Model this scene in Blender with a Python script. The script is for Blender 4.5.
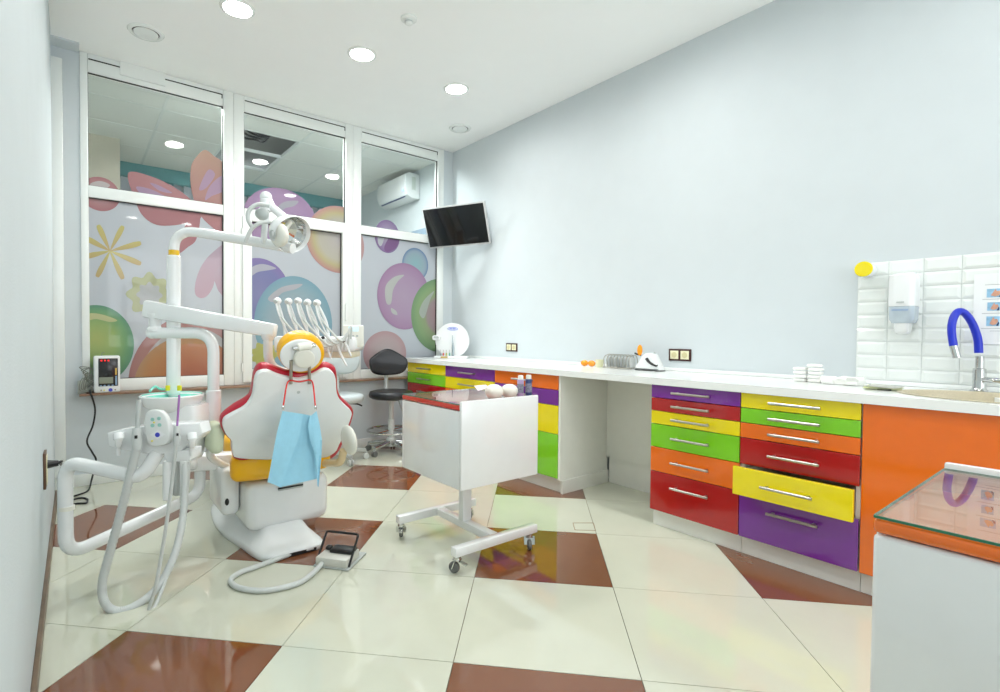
import bpy, bmesh, math, random
from mathutils import Vector, Matrix
for o in list(bpy.data.objects): bpy.data.objects.remove(o)
scene = bpy.context.scene
col = scene.collection
rnd = random.Random(7)

# ------------------------------------------------------------------ camera
F, CX, CY, PT, RO, YW = 512.3, 463.7, 346.0, 0.0223, 0.0075, 0.6491
H = 1.0823
_A = Matrix(((1,0,0),(0,math.cos(PT),-math.sin(PT)),(0,math.sin(PT),math.cos(PT))))
_R = Matrix(((math.cos(RO),-math.sin(RO),0),(math.sin(RO),math.cos(RO),0),(0,0,1)))
_B = Matrix(((math.cos(YW),0,math.sin(YW)),(-math.sin(YW),0,math.cos(YW)),(0,-1,0)))
CW = _B @ (_R @ _A).transposed()
CO = Vector((0,0,H))
cam_d = bpy.data.cameras.new('camera'); cam = bpy.data.objects.new('camera', cam_d); col.objects.link(cam)
r_, d_, f_ = CW.col[0], CW.col[1], CW.col[2]
mw = Matrix.Identity(4)
for i in range(3):
    mw[i][0], mw[i][1], mw[i][2], mw[i][3] = r_[i], -d_[i], -f_[i], CO[i]
cam.matrix_world = mw
cam_d.sensor_width = 36; cam_d.lens = F/1000*36; cam_d.shift_x = (500-CX)/1000; cam_d.clip_start = .02
scene.camera = cam
# ------------------------------------------------------------------ world, exposure
w = bpy.data.worlds.new('world'); scene.world = w; w.use_nodes = True
w.node_tree.nodes['Background'].inputs[0].default_value = (.93,.97,1,1)
w.node_tree.nodes['Background'].inputs[1].default_value = 1.9
vs = scene.view_settings
vs.view_transform = 'Standard'; vs.look = 'None'; vs.gamma = 1; vs.use_curve_mapping = False
vs.exposure = 1.0
LAMP_W = 2.6

# pixel -> place helpers (a pixel gives a direction, the touched plane gives the distance)
def ray(u, v): return CW @ Vector(((u-CX)/F, (v-CY)/F, 1))
def at(u, v, ax, val):
    d = ray(u, v); return CO + d*((val-CO[ax])/d[ax])
def fl(u, v, z=0): return at(u, v, 2, z)
def onp(u, v, p0, n):
    d = ray(u, v); return CO + d*((p0-CO).dot(n)/d.dot(n))
def P(u, v, D): return CO + ray(u, v)*D

# ------------------------------------------------------------------ materials
def lin(c):
    return tuple((x/255/12.92 if x/255 <= .04045 else ((x/255+.055)/1.055)**2.4) for x in c)
MATS = {}
def mat(name, rgb, rough=.4, metal=0, coat=0, var=.03, scale=20, bump=0, bscale=200, emit=None, spec=.5, trans=0, ior=1.5):
    if name in MATS: return MATS[name]
    m = bpy.data.materials.new(name); m.use_nodes = True; nt = m.node_tree; b = nt.nodes['Principled BSDF']
    c = lin(rgb)
    tc = nt.nodes.new('ShaderNodeTexCoord'); nz = nt.nodes.new('ShaderNodeTexNoise'); nz.inputs['Scale'].default_value = scale
    nz.inputs['Detail'].default_value = 3
    nt.links.new(tc.outputs['Object'], nz.inputs['Vector'])
    rp = nt.nodes.new('ShaderNodeValToRGB')
    rp.color_ramp.elements[0].color = tuple(x*(1-var) for x in c)+(1,); rp.color_ramp.elements[1].color = tuple(min(1,x*(1+var)) for x in c)+(1,)
    rp.color_ramp.elements[0].position = .3; rp.color_ramp.elements[1].position = .7
    nt.links.new(nz.outputs['Fac'], rp.inputs['Fac']); nt.links.new(rp.outputs['Color'], b.inputs['Base Color'])
    b.inputs['Roughness'].default_value = rough; b.inputs['Metallic'].default_value = metal
    b.inputs['Coat Weight'].default_value = coat; b.inputs['Coat Roughness'].default_value = .03
    b.inputs['Specular IOR Level'].default_value = spec; b.inputs['Transmission Weight'].default_value = trans; b.inputs['IOR'].default_value = ior
    if bump:
        n2 = nt.nodes.new('ShaderNodeTexNoise'); n2.inputs['Scale'].default_value = bscale; n2.inputs['Detail'].default_value = 2
        bp = nt.nodes.new('ShaderNodeBump'); bp.inputs['Strength'].default_value = bump; bp.inputs['Distance'].default_value = .002
        nt.links.new(tc.outputs['Object'], n2.inputs['Vector']); nt.links.new(n2.outputs['Fac'], bp.inputs['Height']); nt.links.new(bp.outputs['Normal'], b.inputs['Normal'])
    if emit:
        b.inputs['Emission Color'].default_value = lin(emit[0])+(1,); b.inputs['Emission Strength'].default_value = emit[1]
    MATS[name] = m
    return m
def mat_glass(name, tint, ior=1.45):
    m = bpy.data.materials.new(name); m.use_nodes = True; nt = m.node_tree
    nt.nodes.remove(nt.nodes['Principled BSDF']); out = nt.nodes['Material Output']
    t = nt.nodes.new('ShaderNodeBsdfTransparent'); t.inputs[0].default_value = lin(tint)+(1,)
    g = nt.nodes.new('ShaderNodeBsdfGlossy'); g.inputs['Roughness'].default_value = .0
    fr = nt.nodes.new('ShaderNodeFresnel'); fr.inputs[0].default_value = ior
    mx = nt.nodes.new('ShaderNodeMixShader')
    ge = nt.nodes.new('ShaderNodeNewGeometry'); inv = nt.nodes.new('ShaderNodeMath'); inv.operation = 'SUBTRACT'; inv.inputs[0].default_value = 1
    mu = nt.nodes.new('ShaderNodeMath'); mu.operation = 'MULTIPLY'
    nt.links.new(ge.outputs['Backfacing'], inv.inputs[1]); nt.links.new(fr.outputs[0], mu.inputs[0]); nt.links.new(inv.outputs[0], mu.inputs[1])
    nt.links.new(mu.outputs[0], mx.inputs[0]); nt.links.new(t.outputs[0], mx.inputs[1]); nt.links.new(g.outputs[0], mx.inputs[2])
    nt.links.new(mx.outputs[0], out.inputs[0]); MATS[name] = m
    return m
def mat_print(name):
    m = bpy.data.materials.new(name); m.use_nodes = True; nt = m.node_tree; b = nt.nodes['Principled BSDF']
    a = nt.nodes.new('ShaderNodeVertexColor'); a.layer_name = 'Col'
    nt.links.new(a.outputs['Color'], b.inputs['Base Color']); b.inputs['Roughness'].default_value = .35
    b.inputs['Coat Weight'].default_value = .6; b.inputs['Coat Roughness'].default_value = .02
    b.inputs['Alpha'].default_value = .93
    MATS[name] = m; return m
WALL = mat('wall_paint', (210,218,221), .75, var=.012, scale=6, bump=.12, bscale=350)
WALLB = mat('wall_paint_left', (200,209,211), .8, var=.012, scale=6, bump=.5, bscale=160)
CEIL = mat('ceiling_paint', (250,252,251), .8, var=.01, scale=4)
PVC = mat('white_pvc', (242,246,243), .25, coat=.3, var=.008)
WLAC = mat('white_lacquer', (240,242,242), .18, coat=.6, var=.008)
WCAB = mat('white_laminate', (238,238,230), .3, var=.01)
WTOP = mat('white_worktop', (244,247,245), .22, coat=.3, var=.01, scale=40)
WPLA = mat('white_plastic', (238,241,241), .25, coat=.3, var=.008)
WPLB = mat('warm_white_plastic', (236,236,226), .3, coat=.2, var=.01)
GPLA = mat('grey_plastic', (186,192,190), .4, var=.02)
LGREY = mat('light_grey_hose', (205,210,208), .4, var=.02)
BLACK = mat('black_plastic', (22,23,25), .35, var=.05)
DARK = mat('dark_gap', (20,20,20), .8)
CHROME = mat('chrome', (205,207,206), .12, metal=1)
STEEL = mat('brushed_steel', (178,174,165), .28, metal=1, var=.05, scale=60)
CREAM = mat('cream_tile', (208,210,192), .07, coat=.5, var=.02, scale=5)
BROWN = mat('brown_tile', (124,76,48), .06, coat=.5, var=.05, scale=6)
GROUT = mat('grout', (150,126,100), .8)
WOOD = mat('brown_wood_strip', (112,92,72), .4, var=.2, scale=12)
SILLB = mat('brown_sill_edge', (150,118,96), .4, var=.1)
RED = mat('red_gloss', (178,20,20), .12, coat=.6, var=.015)
ORANGE = mat('orange_gloss', (240,112,8), .12, coat=.6, var=.015)
YELLOW = mat('yellow_gloss', (242,222,0), .12, coat=.6, var=.015)
GREEN = mat('green_gloss', (126,206,22), .12, coat=.6, var=.015)
PURPLE = mat('purple_gloss', (118,36,150), .12, coat=.6, var=.015)
CHY = mat('yellow_upholstery', (250,186,0), .3, coat=.25, var=.02)
CHR = mat('red_upholstery', (186,24,50), .3, coat=.25, var=.02)
ARMG = mat('pale_green_pad', (206,214,186), .45, var=.02)
BIB = mat('blue_tissue', (158,214,238), .85, var=.03, scale=30, bump=.3, bscale=500)
BLKV = mat('black_vinyl', (17,19,26), .35, coat=.15, var=.03)
GRYV = mat('grey_vinyl', (196,206,208), .4, var=.02)
TEAL = mat('teal_paint', (112,172,178), .6, var=.02)
PRINT = mat_print('printed_film')
FILM = mat('frosted_film', (178,184,191), .35, coat=.5, var=.02, scale=3)
GLASS = mat_glass('clear_glass', (236,240,240), 1.5)
GLASST = mat_glass('table_glass', (240,246,240), 2.4)
GEDGE = mat('green_glass_edge', (40,110,80), .1)
RUBG = mat('grey_rubber', (110,112,110), .6)
EMI = mat('lamp_diffuser', (255,255,250), .5, emit=((255,255,250), 16))

# ------------------------------------------------------------------ mesh kit
OFF = {}
def cr(pts, n=8, closed=False):
    pts = [Vector(p) for p in pts]; out = []; N = len(pts)
    for i in range(N if closed else N-1):
        if closed: a, b, c, d = pts[i-1], pts[i], pts[(i+1) % N], pts[(i+2) % N]
        else: a, b, c, d = pts[max(i-1,0)], pts[i], pts[i+1], pts[min(i+2,N-1)]
        for k in range(n):
            t = k/n
            out.append(.5*((2*b)+(c-a)*t+(2*a-5*b+4*c-d)*t*t+(3*b-a-3*c+d)*t**3))
    if not closed: out.append(pts[-1])
    return out
def fillet(pts, r, n=6):
    """polyline with rounded corners"""
    pts = [Vector(p) for p in pts]; out = [pts[0]]
    for i in range(1, len(pts)-1):
        a, b, c = pts[i-1], pts[i], pts[i+1]
        d1 = (a-b); d2 = (c-b); q = min(r, d1.length*.49, d2.length*.49)
        p, s = b+d1.normalized()*q, b+d2.normalized()*q
        for k in range(n+1):
            t = k/n; out.append(p*(1-t)**2 + b*2*t*(1-t) + s*t*t)
    out.append(pts[-1]); return out
class MB:
    def __init__(s): s.bm = bmesh.new()
    def _m(s, t, M=None):
        if M is not None: bmesh.ops.transform(t, matrix=M, verts=t.verts)
        mp = {v: s.bm.verts.new(v.co) for v in t.verts}
        for f in t.faces:
            try: nf = s.bm.faces.new([mp[v] for v in f.verts]); nf.material_index = f.material_index
            except ValueError: pass
        t.free(); return s
    def box(s, lo, hi, bev=0, seg=2, M=None):
        t = bmesh.new(); bmesh.ops.create_cube(t, size=1)
        lo, hi = Vector(lo), Vector(hi); c = (lo+hi)/2; d = hi-lo
        for v in t.verts: v.co = Vector((v.co.x*d.x, v.co.y*d.y, v.co.z*d.z)) + c
        if bev: bmesh.ops.bevel(t, geom=t.edges[:], offset=min(bev, min(abs(x) for x in d)*.49), segments=seg, profile=.5, affect='EDGES')
        return s._m(t, M)
    def obox(s, c, size, rz=0, bev=0, seg=2, rx=0, ry=0):
        h = Vector(size)/2
        M = Matrix.Translation(Vector(c)) @ Matrix.Rotation(rz,4,'Z') @ Matrix.Rotation(rx,4,'X') @ Matrix.Rotation(ry,4,'Y')
        return s.box(-h, h, bev, seg, M)
    def bar(s, p0, p1, wdt, hgt, bev=0, wdt1=None, hgt1=None, up=(0,0,1)):
        p0, p1 = Vector(p0), Vector(p1); d = (p1-p0).normalized(); x = d.cross(Vector(up)).normalized(); z = x.cross(d)
        t = bmesh.new(); vs_ = []
        for p, a, b in ((p0,wdt,hgt),(p1,wdt1 or wdt,hgt1 or hgt)):
            vs_.append([t.verts.new(p+x*i*a/2+z*j*b/2) for i, j in ((-1,-1),(1,-1),(1,1),(-1,1))])
        t.faces.new(vs_[0][::-1]); t.faces.new(vs_[1])
        for k in range(4): t.faces.new([vs_[0][k], vs_[0][(k+1)%4], vs_[1][(k+1)%4], vs_[1][k]])
        bmesh.ops.recalc_face_normals(t, faces=t.faces)
        if bev: bmesh.ops.bevel(t, geom=t.edges[:], offset=bev, segments=2, profile=.5, affect='EDGES')
        return s._m(t)
    def rings(s, rings, cap=True, closed=False):
        R = [[s.bm.verts.new(p) for p in r] for r in rings]; n = len(R[0])
        for i in range(len(R) if closed else len(R)-1):
            a, b = R[i], R[(i+1) % len(R)]
            for k in range(n): s.bm.faces.new([a[k], a[(k+1)%n], b[(k+1)%n], b[k]])
        if cap and not closed: s.bm.faces.new(R[0][::-1]); s.bm.faces.new(R[-1])
        return s
    def tube(s, pts, r, seg=12, closed=False):
        pts = [Vector(p) for p in pts]; n = len(pts); up = None; rg = []
        rr = r if isinstance(r, (list,tuple)) else [r]*n
        for i in range(n):
            if closed: d = pts[(i+1)%n]-pts[i-1]
            else: d = pts[min(i+1,n-1)]-pts[max(i-1,0)]
            d = d.normalized()
            if up is None: up = d.orthogonal().normalized()
            up = (up-d*up.dot(d)).normalized(); x = d.cross(up)
            rg.append([pts[i]+(up*math.cos(2*math.pi*k/seg)+x*math.sin(2*math.pi*k/seg))*rr[i] for k in range(seg)])
        return s.rings(rg, closed=closed)
    def cyl(s, p0, p1, r0, r1=None, seg=24, bev=0):
        r1 = r0 if r1 is None else r1; p0, p1 = Vector(p0), Vector(p1); d = (p1-p0).normalized()
        if bev: return s.tube([p0, p0+d*.0001, p0+d*bev, p1-d*bev, p1-d*.0001, p1][1:-1] if False else [p0, p0+d*bev, p1-d*bev, p1], [r0-bev, r0, r1, r1-bev], seg)
        return s.tube([p0, p1], [r0, r1], seg)
    def lathe(s, prof, o=(0,0,0), axis=(0,0,1), seg=28, cap=True):
        a = Vector(axis).normalized(); x = a.orthogonal().normalized(); y = a.cross(x); o = Vector(o)
        return s.rings([[o+a*h+(x*math.cos(2*math.pi*k/seg)+y*math.sin(2*math.pi*k/seg))*max(r,1e-4) for k in range(seg)] for r, h in prof], cap)
    def prism(s, poly, ext, bev=0, seg=2):
        t = bmesh.new(); ext = Vector(ext); poly = [Vector(p) for p in poly]
        a = [t.verts.new(p) for p in poly]; b = [t.verts.new(p+ext) for p in poly]; n = len(a)
        t.faces.new(a[::-1]); t.faces.new(b)
        for k in range(n): t.faces.new([a[k], a[(k+1)%n], b[(k+1)%n], b[k]])
        bmesh.ops.recalc_face_normals(t, faces=t.faces)
        if bev:
            e = [e for e in t.edges if any(len(f.verts) > 4 or n <= 4 for f in e.link_faces) and (n > 4 and (set(e.verts) <= set(a) or set(e.verts) <= set(b)) or n <= 4)]
            bmesh.ops.bevel(t, geom=e, offset=bev, segments=seg, profile=.5, affect='EDGES')
        return s._m(t)
    def ell(s, c, rad, M=None, u=24, v=14):
        t = bmesh.new(); bmesh.ops.create_uvsphere(t, u_segments=u, v_segments=v, radius=1)
        rad = Vector(rad) if not isinstance(rad, (int,float)) else Vector((rad,)*3)
        X = Matrix.Translation(Vector(c)) @ (M.to_4x4() if M is not None else Matrix.Identity(4)) @ Matrix.Diagonal((*rad,1))
        return s._m(t, X)
    def build(s, name, m, parent=None, smooth=35):
        bmesh.ops.recalc_face_normals(s.bm, faces=s.bm.faces)
        me = bpy.data.meshes.new(name)
        if parent is not None:
            o_ = OFF.get(parent.name, Vector()); bmesh.ops.translate(s.bm, vec=-o_, verts=s.bm.verts)
        s.bm.to_mesh(me); s.bm.free()
        for mm in (m if isinstance(m, (list,tuple)) else [m]): me.materials.append(mm)
        if smooth:
            me.shade_smooth(); me.set_sharp_from_angle(angle=math.radians(smooth))
        o = bpy.data.objects.new(name, me); col.objects.link(o)
        if parent is not None: o.parent = parent; OFF[o.name] = OFF.get(parent.name, Vector())
        return o
def tag(o, label=None, cat=None, group=None, kind=None):
    if label: o['label'] = label
    if cat: o['category'] = cat
    if group: o['group'] = group
    if kind: o['kind'] = kind
    return o
def thing(name, loc, label, cat, group=None):
    o = bpy.data.objects.new(name, None); col.objects.link(o); o.location = loc; o.empty_display_size = .05
    OFF[o.name] = Vector(loc); return tag(o, label, cat, group)
def struct(name, loc=(0,0,0)):
    o = bpy.data.objects.new(name, None); col.objects.link(o); o.location = loc; OFF[o.name] = Vector(loc); o['kind'] = 'structure'; return o
def own(name, mb, m, label, cat, group=None, smooth=35):
    """a thing that is one mesh, with its origin at its base"""
    bm = mb.bm; zs = [v.co.z for v in bm.verts]; n = len(zs)
    c = Vector((sum(v.co.x for v in bm.verts)/n, sum(v.co.y for v in bm.verts)/n, min(zs)))
    bmesh.ops.translate(bm, vec=-c, verts=bm.verts)
    o = mb.build(name, m, None, smooth); o.location = c; OFF[o.name] = c
    return tag(o, label, cat, group)
def dup(root, loc, label=None):
    r = root.copy(); col.objects.link(r); r.location = loc
    if label: r['label'] = label
    for ch in root.children:
        c = ch.copy(); col.objects.link(c); c.parent = r
        for g in ch.children:
            d = g.copy(); col.objects.link(d); d.parent = c
    return r
V = Vector

# ================================================================== THE ROOM
XL, XR, YB, YN, ZC = -.11, 3.22, 4.46, -1.9, 3.017
YE = 4.2            # where the left wall ends
# floor with diagonal tiles -------------------------------------------------
floor = MB().box((-.6,YN-.1,-.06), (XR+.1,YB+.1,-.010)).build('floor', GROUT); floor['kind'] = 'structure'
def clip(poly, ax, val, keep_less):
    out = []
    for i in range(len(poly)):
        a, b = poly[i-1], poly[i]
        ia = (a[ax] <= val) == keep_less; ib = (b[ax] <= val) == keep_less
        if ia != ib:
            t = (val-a[ax])/(b[ax]-a[ax]); out.append((a[0]+(b[0]-a[0])*t, a[1]+(b[1]-a[1])*t))
        if ib: out.append(b)
    return out
_ga = -.1375-YW   # tile direction against the back wall is 45 degrees
_s = .5544*H
# tile grid origin in level-camera coordinates -> world
def grid(i, j):
    a = -.1375; ox, oy = -1.1227*H, 1.6934*H
    x = ox+_s*(i*math.cos(a)-j*math.sin(a)); z = oy+_s*(i*math.sin(a)+j*math.cos(a))
    return (x*math.cos(YW)+z*math.sin(YW), -x*math.sin(YW)+z*math.cos(YW))
g_ = .0013
for i in range(-7, 14):
    for j in range(-11, 9):
        e = g_/_s
        poly = [grid(i+e,j+e), grid(i+1-e,j+e), grid(i+1-e,j+1-e), grid(i+e,j+1-e)]
        for ax, val, kl in ((0,XR,True),(0,-.45,False),(1,YB,True),(1,YN,False)):
            if poly: poly = clip(poly, ax, val, kl)
        # the strip left of the left wall exists only behind its end
        if poly and max(p[1] for p in poly) < YE: poly = clip(poly, 0, XL, False)
        if len(poly) < 3: continue
        br = (i % 2 == 0) and (j % 2 == 1)
        MB().prism([(p[0],p[1],-.0095) for p in poly], (0,0,.0095)).build('floor_tile', BROWN if br else CREAM, floor, smooth=0)
# hatch lid in the floor
h0, h1, h2, h3 = fl(573,523), fl(593.5,523), fl(595.5,530.5), fl(575,530)
m = MB()
for a, b in ((h0,h1),(h1,h2),(h2,h3),(h3,h0)): m.bar(a+V((0,0,.0004)), b+V((0,0,.0004)), .004, .0016)
m.build('hatch_outline', GROUT, floor)

# walls, ceiling -------------------------------------------------------------
def sbox(name, lo, hi, m, bev=0):
    o = MB().box(lo, hi, bev).build(name, m); o['kind'] = 'structure'; return o
sbox('wall_right', (XR,YN-.1,0), (XR+.12,7.2,ZC+.1), WALL)
sbox('wall_left', (XL-.25,YN-.1,0), (XL,YE,ZC+.1), WALLB)
wr = MB(); RX0, RX1, RZ0, RZ1 = .4, 2.9, .75, 2.6     # rear wall; its unseen window is added to brighten the ceiling
wr.box((XL,YN-.1,0),(RX0,YN,ZC+.1)); wr.box((RX1,YN-.1,0),(XR,YN,ZC+.1)); wr.box((RX0,YN-.1,0),(RX1,YN,RZ0)); wr.box((RX0,YN-.1,RZ1),(RX1,YN,ZC+.1))
wr = wr.build('wall_rear', WALL, None, 0); wr['kind'] = 'structure'
w4 = MB()
for lo, hi in (((RX0,YN-.08,RZ0),(RX0+.07,YN-.02,RZ1)),((RX1-.07,YN-.08,RZ0),(RX1,YN-.02,RZ1)),((RX0+.07,YN-.08,RZ0),(RX1-.07,YN-.02,RZ0+.07)),((RX0+.07,YN-.08,RZ1-.07),(RX1-.07,YN-.02,RZ1)),((1.61,YN-.08,RZ0+.07),(1.69,YN-.02,RZ1-.07))): w4.box(lo, hi, .004)
w4 = w4.build('window_4', PVC); w4['kind'] = 'structure'
pl_ = bpy.data.lights.new('added_window_portal', 'AREA'); pl_.shape = 'RECTANGLE'; pl_.size = RX1-RX0; pl_.size_y = RZ1-RZ0; pl_.cycles.is_portal = True
po_ = bpy.data.objects.new('added_window_portal', pl_); col.objects.link(po_); po_.location = ((RX0+RX1)/2,YN-.11,(RZ0+RZ1)/2); po_.rotation_euler = (math.radians(90),0,0)
ce = sbox('ceiling', (-.6,YN-.1,ZC), (XR,YB+.12,ZC+.1), CEIL)
sbox('wall_left_return', (-.72,YE-.25,0), (-.6,YB+.12,ZC+.1), WALL)
# window wall: left pier, right pier, wall under the sill
sbox('wall_back_left', (-.6,YB,0), (.037,YB+.12,ZC), WALL)
sbox('wall_back_right', (3.10,YB,0), (XR,YB+.12,ZC), WALL)
sbox('wall_back', (.037,YB,0), (3.10,YB+.12,.655), WALL)
sbox('baseboard_left', (XL,YN,0), (XL+.014,YE,.055), WOOD, .003)
sbox('baseboard_back', (-.4,YB-.014,0), (2.6,YB,.085), PVC, .003)
sbox('trim_1', (-.16,YB-.05,.085), (-.055,YB,ZC-.1), PVC, .006)          # white pilaster in the corner
sbox('trim_2', (XL-.01,YE,.06), (XL-.002,YE+.012,ZC-.05), GPLA)
sbox('trim_3', (.02,YB-.10,.640), (3.12,YB,.656), SILLB, .003)       # thin brown sill
# ceiling cut-out in the corner: shallow raised box seen as a bluish patch
sbox('trim_4', (-.15,YB-.13,ZC-.012), (.037,YB,ZC), WALL)

# windows ------------------------------------------------------------------
FY0, FY1, GY = YB-.012, YB+.055, YB+.018
bays = [(.037,1.032,.083,.954,.078,.954), (1.032,2.076,1.112,1.996,1.167,1.962), (2.076,3.10,2.156,3.022,2.156,3.024)]
Z0, ZT = .656, 2.888
wins = []
for k, (xa, xb, ua, ub, la, lb) in enumerate(bays):
    r = struct('window_%d' % (k+1), ((xa+xb)/2, YB, Z0)); wins.append(r)
    lz0 = .745 if k != 1 else .783
    lz1 = 2.024 if k != 1 else 2.004
    def rail(nm, lo, hi, bev=.006): return MB().box(lo, hi, bev).build(nm, PVC, r)
    rail('jamb', (xa,FY0,Z0), (ua,FY1,ZC)); rail('jamb', (ub,FY0,Z0), (xb,FY1,ZC))
    rail('top_rail', (ua,FY0+.001,ZT), (ub,FY1,ZC)); rail('transom', (ua,FY0+.001,2.024), (ub,FY1,2.106))
    rail('bottom_rail', (ua,FY0+.001,Z0), (ub,FY1,.745))
    # raised black strips stand in for the shadow gap under the ceiling
    MB().box((ua+.005,FY0-.001,2.972), (ub-.005,FY0+.01,2.980)).build('slot_shade_strip', DARK, r)
    MB().box((ub-.012,FY0-.001,2.945), (ub-.005,FY0+.01,2.972)).build('slot_shade_strip_end', DARK, r)
    if k == 0: MB().box((.27,FY0-.012,2.92), (.55,FY0,ZC)).build('cover_plate', PVC, r)
    # black gasket lines
    def gasket(x0, x1, z0, z1):
        g = MB(); t = .006; y0, y1 = GY-.016, GY-.004
        g.box((x0,y0,z1-t),(x1,y1,z1)); g.box((x0,y0,z0),(x1,y1,z0+t*.5)); g.box((x0,y0,z0),(x0+t*.5,y1,z1)); g.box((x1-t,y0,z0),(x1,y1,z1))
        g.build('gasket', BLACK, r)
    gasket(ua, ub, 2.106, ZT); gasket(la, lb, lz0, lz1)
    if k == 1:   # opening sash
        s_ = MB(); a, b, c, d = 1.095, 2.012, .675, 2.040; y0, y1 = FY0-.02, FY0+.03
        s_.box((a,y0,c),(la,y1,d),.005); s_.box((lb,y0,c),(b,y1,d),.005); s_.box((la,y0,c),(lb,y1,lz0),.005); s_.box((la,y0,lz1),(lb,y1,d),.005)
        sash = s_.build('sash', PVC, r)
        for z in (.80, 1.9): MB().box((1.083,y0-.006,z-.035),(1.094,y0+.01,z+.035),.003).build('hinge', PVC, sash)
        MB().box((1.983,y0-.02,1.20),(1.995,y0,1.36),.004).build('sash_handle', PVC, sash)
    tq = .029     # the panes lean very slightly outwards at the top
    up = MB().prism([(ua-.004,GY,2.10),(ub+.004,GY,2.10),(ub+.004,GY+tq,ZT+.004),(ua-.004,GY+tq,ZT+.004)], (0,.006,0)).build('clear_pane', GLASS, r, smooth=0)
    lo = MB().box((la-.004,GY,lz0-.004),(lb+.004,GY+.006,lz1+.004)).build('frosted_pane', FILM, r, smooth=0)
    r_up, r_lo = (ua,ub,2.106,ZT), (la,lb,lz0,lz1)
    wins[-1] = (r, up, lo, r_up, r_lo)

# printed film decals on the panes
_lay = [0]
def decal(k, name, verts, faces, cols):
    """verts: (X,Z) on the window plane; drawn on each pane of bay k that it crosses"""
    _lay[0] += 1; y = GY-.0006-.00006*_lay[0]
    r, up, lo, ru, rl = wins[k]
    for pane, rc in ((up,ru),(lo,rl)):
        bm = bmesh.new(); cl = bm.loops.layers.float_color.new('Col')
        vv = [bm.verts.new((x,y,z)) for x, z in verts]
        for f in faces:
            try: ff = bm.faces.new([vv[i] for i in f])
            except ValueError: continue
            for l, i in zip(ff.loops, f): l[cl] = (*lin(tuple(.86*(.74*x+.26*168) for x in cols[i])),1)
        for co, no in (((rc[0],0,0),(-1,0,0)),((rc[1],0,0),(1,0,0)),((0,0,rc[2]),(0,0,-1)),((0,0,rc[3]),(0,0,1))):
            bmesh.ops.bisect_plane(bm, geom=bm.verts[:]+bm.edges[:]+bm.faces[:], plane_co=co, plane_no=no, clear_outer=True)
        if not bm.faces: bm.free(); continue
        for f in bm.faces:
            if f.normal.y > 0: f.normal_flip()
        o_ = OFF[pane.name]; bmesh.ops.translate(bm, vec=-o_, verts=bm.verts)
        me = bpy.data.meshes.new(name); bm.to_mesh(me); bm.free(); me.materials.append(PRINT)
        o = bpy.data.objects.new(name, me); col.objects.link(o); o.parent = pane
def wxz(u, v):
    p = at(u, v, 1, GY); return (p.x, p.z)
def mixc(a, b, t): return tuple(a[i]*(1-t)+b[i]*t for i in range(3))
def disc(k, name, box, stops, lobes=0, amp=0, cshift=(0,0)):
    """box: pixel extents l,r,t,b; stops: [(radius, colour)...] from the centre out"""
    l, r, t, b = box; x0, _ = wxz(l,(t+b)/2); x1, _ = wxz(r,(t+b)/2); _, z1 = wxz((l+r)/2,t); _, z0 = wxz((l+r)/2,b)
    cx, cz, rx, rz = (x0+x1)/2, (z0+z1)/2, abs(x1-x0)/2, abs(z1-z0)/2; n = 56
    vs2 = [(cx+cshift[0]*rx, cz+cshift[1]*rz)]; cs = [stops[0][1]]; fs = []
    for si, (q, c) in enumerate(stops):
        if si == 0: continue
        for j in range(n):
            a = 2*math.pi*j/n; g = q*(1+amp*math.cos(lobes*a)) if lobes else q
            vs2.append((cx+rx*g*math.cos(a)+cshift[0]*rx*(1-q), cz+rz*g*math.sin(a)+cshift[1]*rz*(1-q))); cs.append(c)
    for j in range(n): fs.append((0,1+j,1+(j+1)%n))
    for s2 in range(len(stops)-2):
        b0 = 1+s2*n
        for j in range(n): fs.append((b0+j, b0+n+j, b0+n+(j+1)%n, b0+(j+1)%n))
    decal(k, name, vs2, fs, cs)
def patch(k, name, pts, c0, c1=None, smooth=True):
    p = [V((*wxz(*q),0)) for q in pts]
    if smooth: p = cr(p, 5, True)
    zs = [q.y for q in p]; z0, z1 = min(zs), max(zs); c1 = c1 or c0
    bm = bmesh.new(); f = bm.faces.new([bm.verts.new(q) for q in p]); rs = bmesh.ops.triangulate(bm, faces=[f])
    bm.verts.index_update(); vs2 = [(v.co.x, v.co.y) for v in bm.verts]; fs = [tuple(v.index for v in f.verts) for f in bm.faces]; bm.free()
    decal(k, name, vs2, fs, [mixc(c0, c1, (q[1]-z0)/(z1-z0)) for q in vs2])
WF = (214,219,222)
# bay 1
disc(0, 'red_bubble_print', (80,120,177,211), [(0,(214,170,172)),(.6,(205,130,134)),(1,(188,98,106))])
patch(0, 'bubble_highlight_print', [(90,184),(100,181),(110,185),(104,189),(94,190)], (230,214,212))
disc(0, 'butterfly_body_print', (186,202,200,222), [(0,(196,110,116)),(1,(190,104,112))])
patch(0, 'butterfly_wing_print', [(128,173),(150,176),(172,186),(190,199),(200,213),(190,221),(177,225),(157,225),(143,216),(135,200)], (190,100,108), (196,112,116))
patch(0, 'butterfly_wing_print', [(205,150),(214,156),(224,166),(228,200),(224,232),(206,222),(197,208),(191,188),(191,167),(197,156)], (196,108,114), (206,150,118))
patch(0, 'butterfly_wing_print', [(199,210),(200,222),(196,240),(188,247),(179,253),(180,240),(184,228),(192,217)], (192,104,112))
patch(0, 'wing_spot_print', [(136,187),(150,189),(165,196),(182,205),(160,203),(145,198)], (190,148,190))
patch(0, 'wing_spot_print', [(150,183),(160,186),(172,193),(160,191)], (190,148,190))
patch(0, 'wing_spot_print', [(208,170),(215,175),(206,188),(199,189)], (194,150,190))
patch(0, 'wing_spot_print', [(222,176),(224,190),(212,196),(205,200),(210,186)], (194,150,190))
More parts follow.
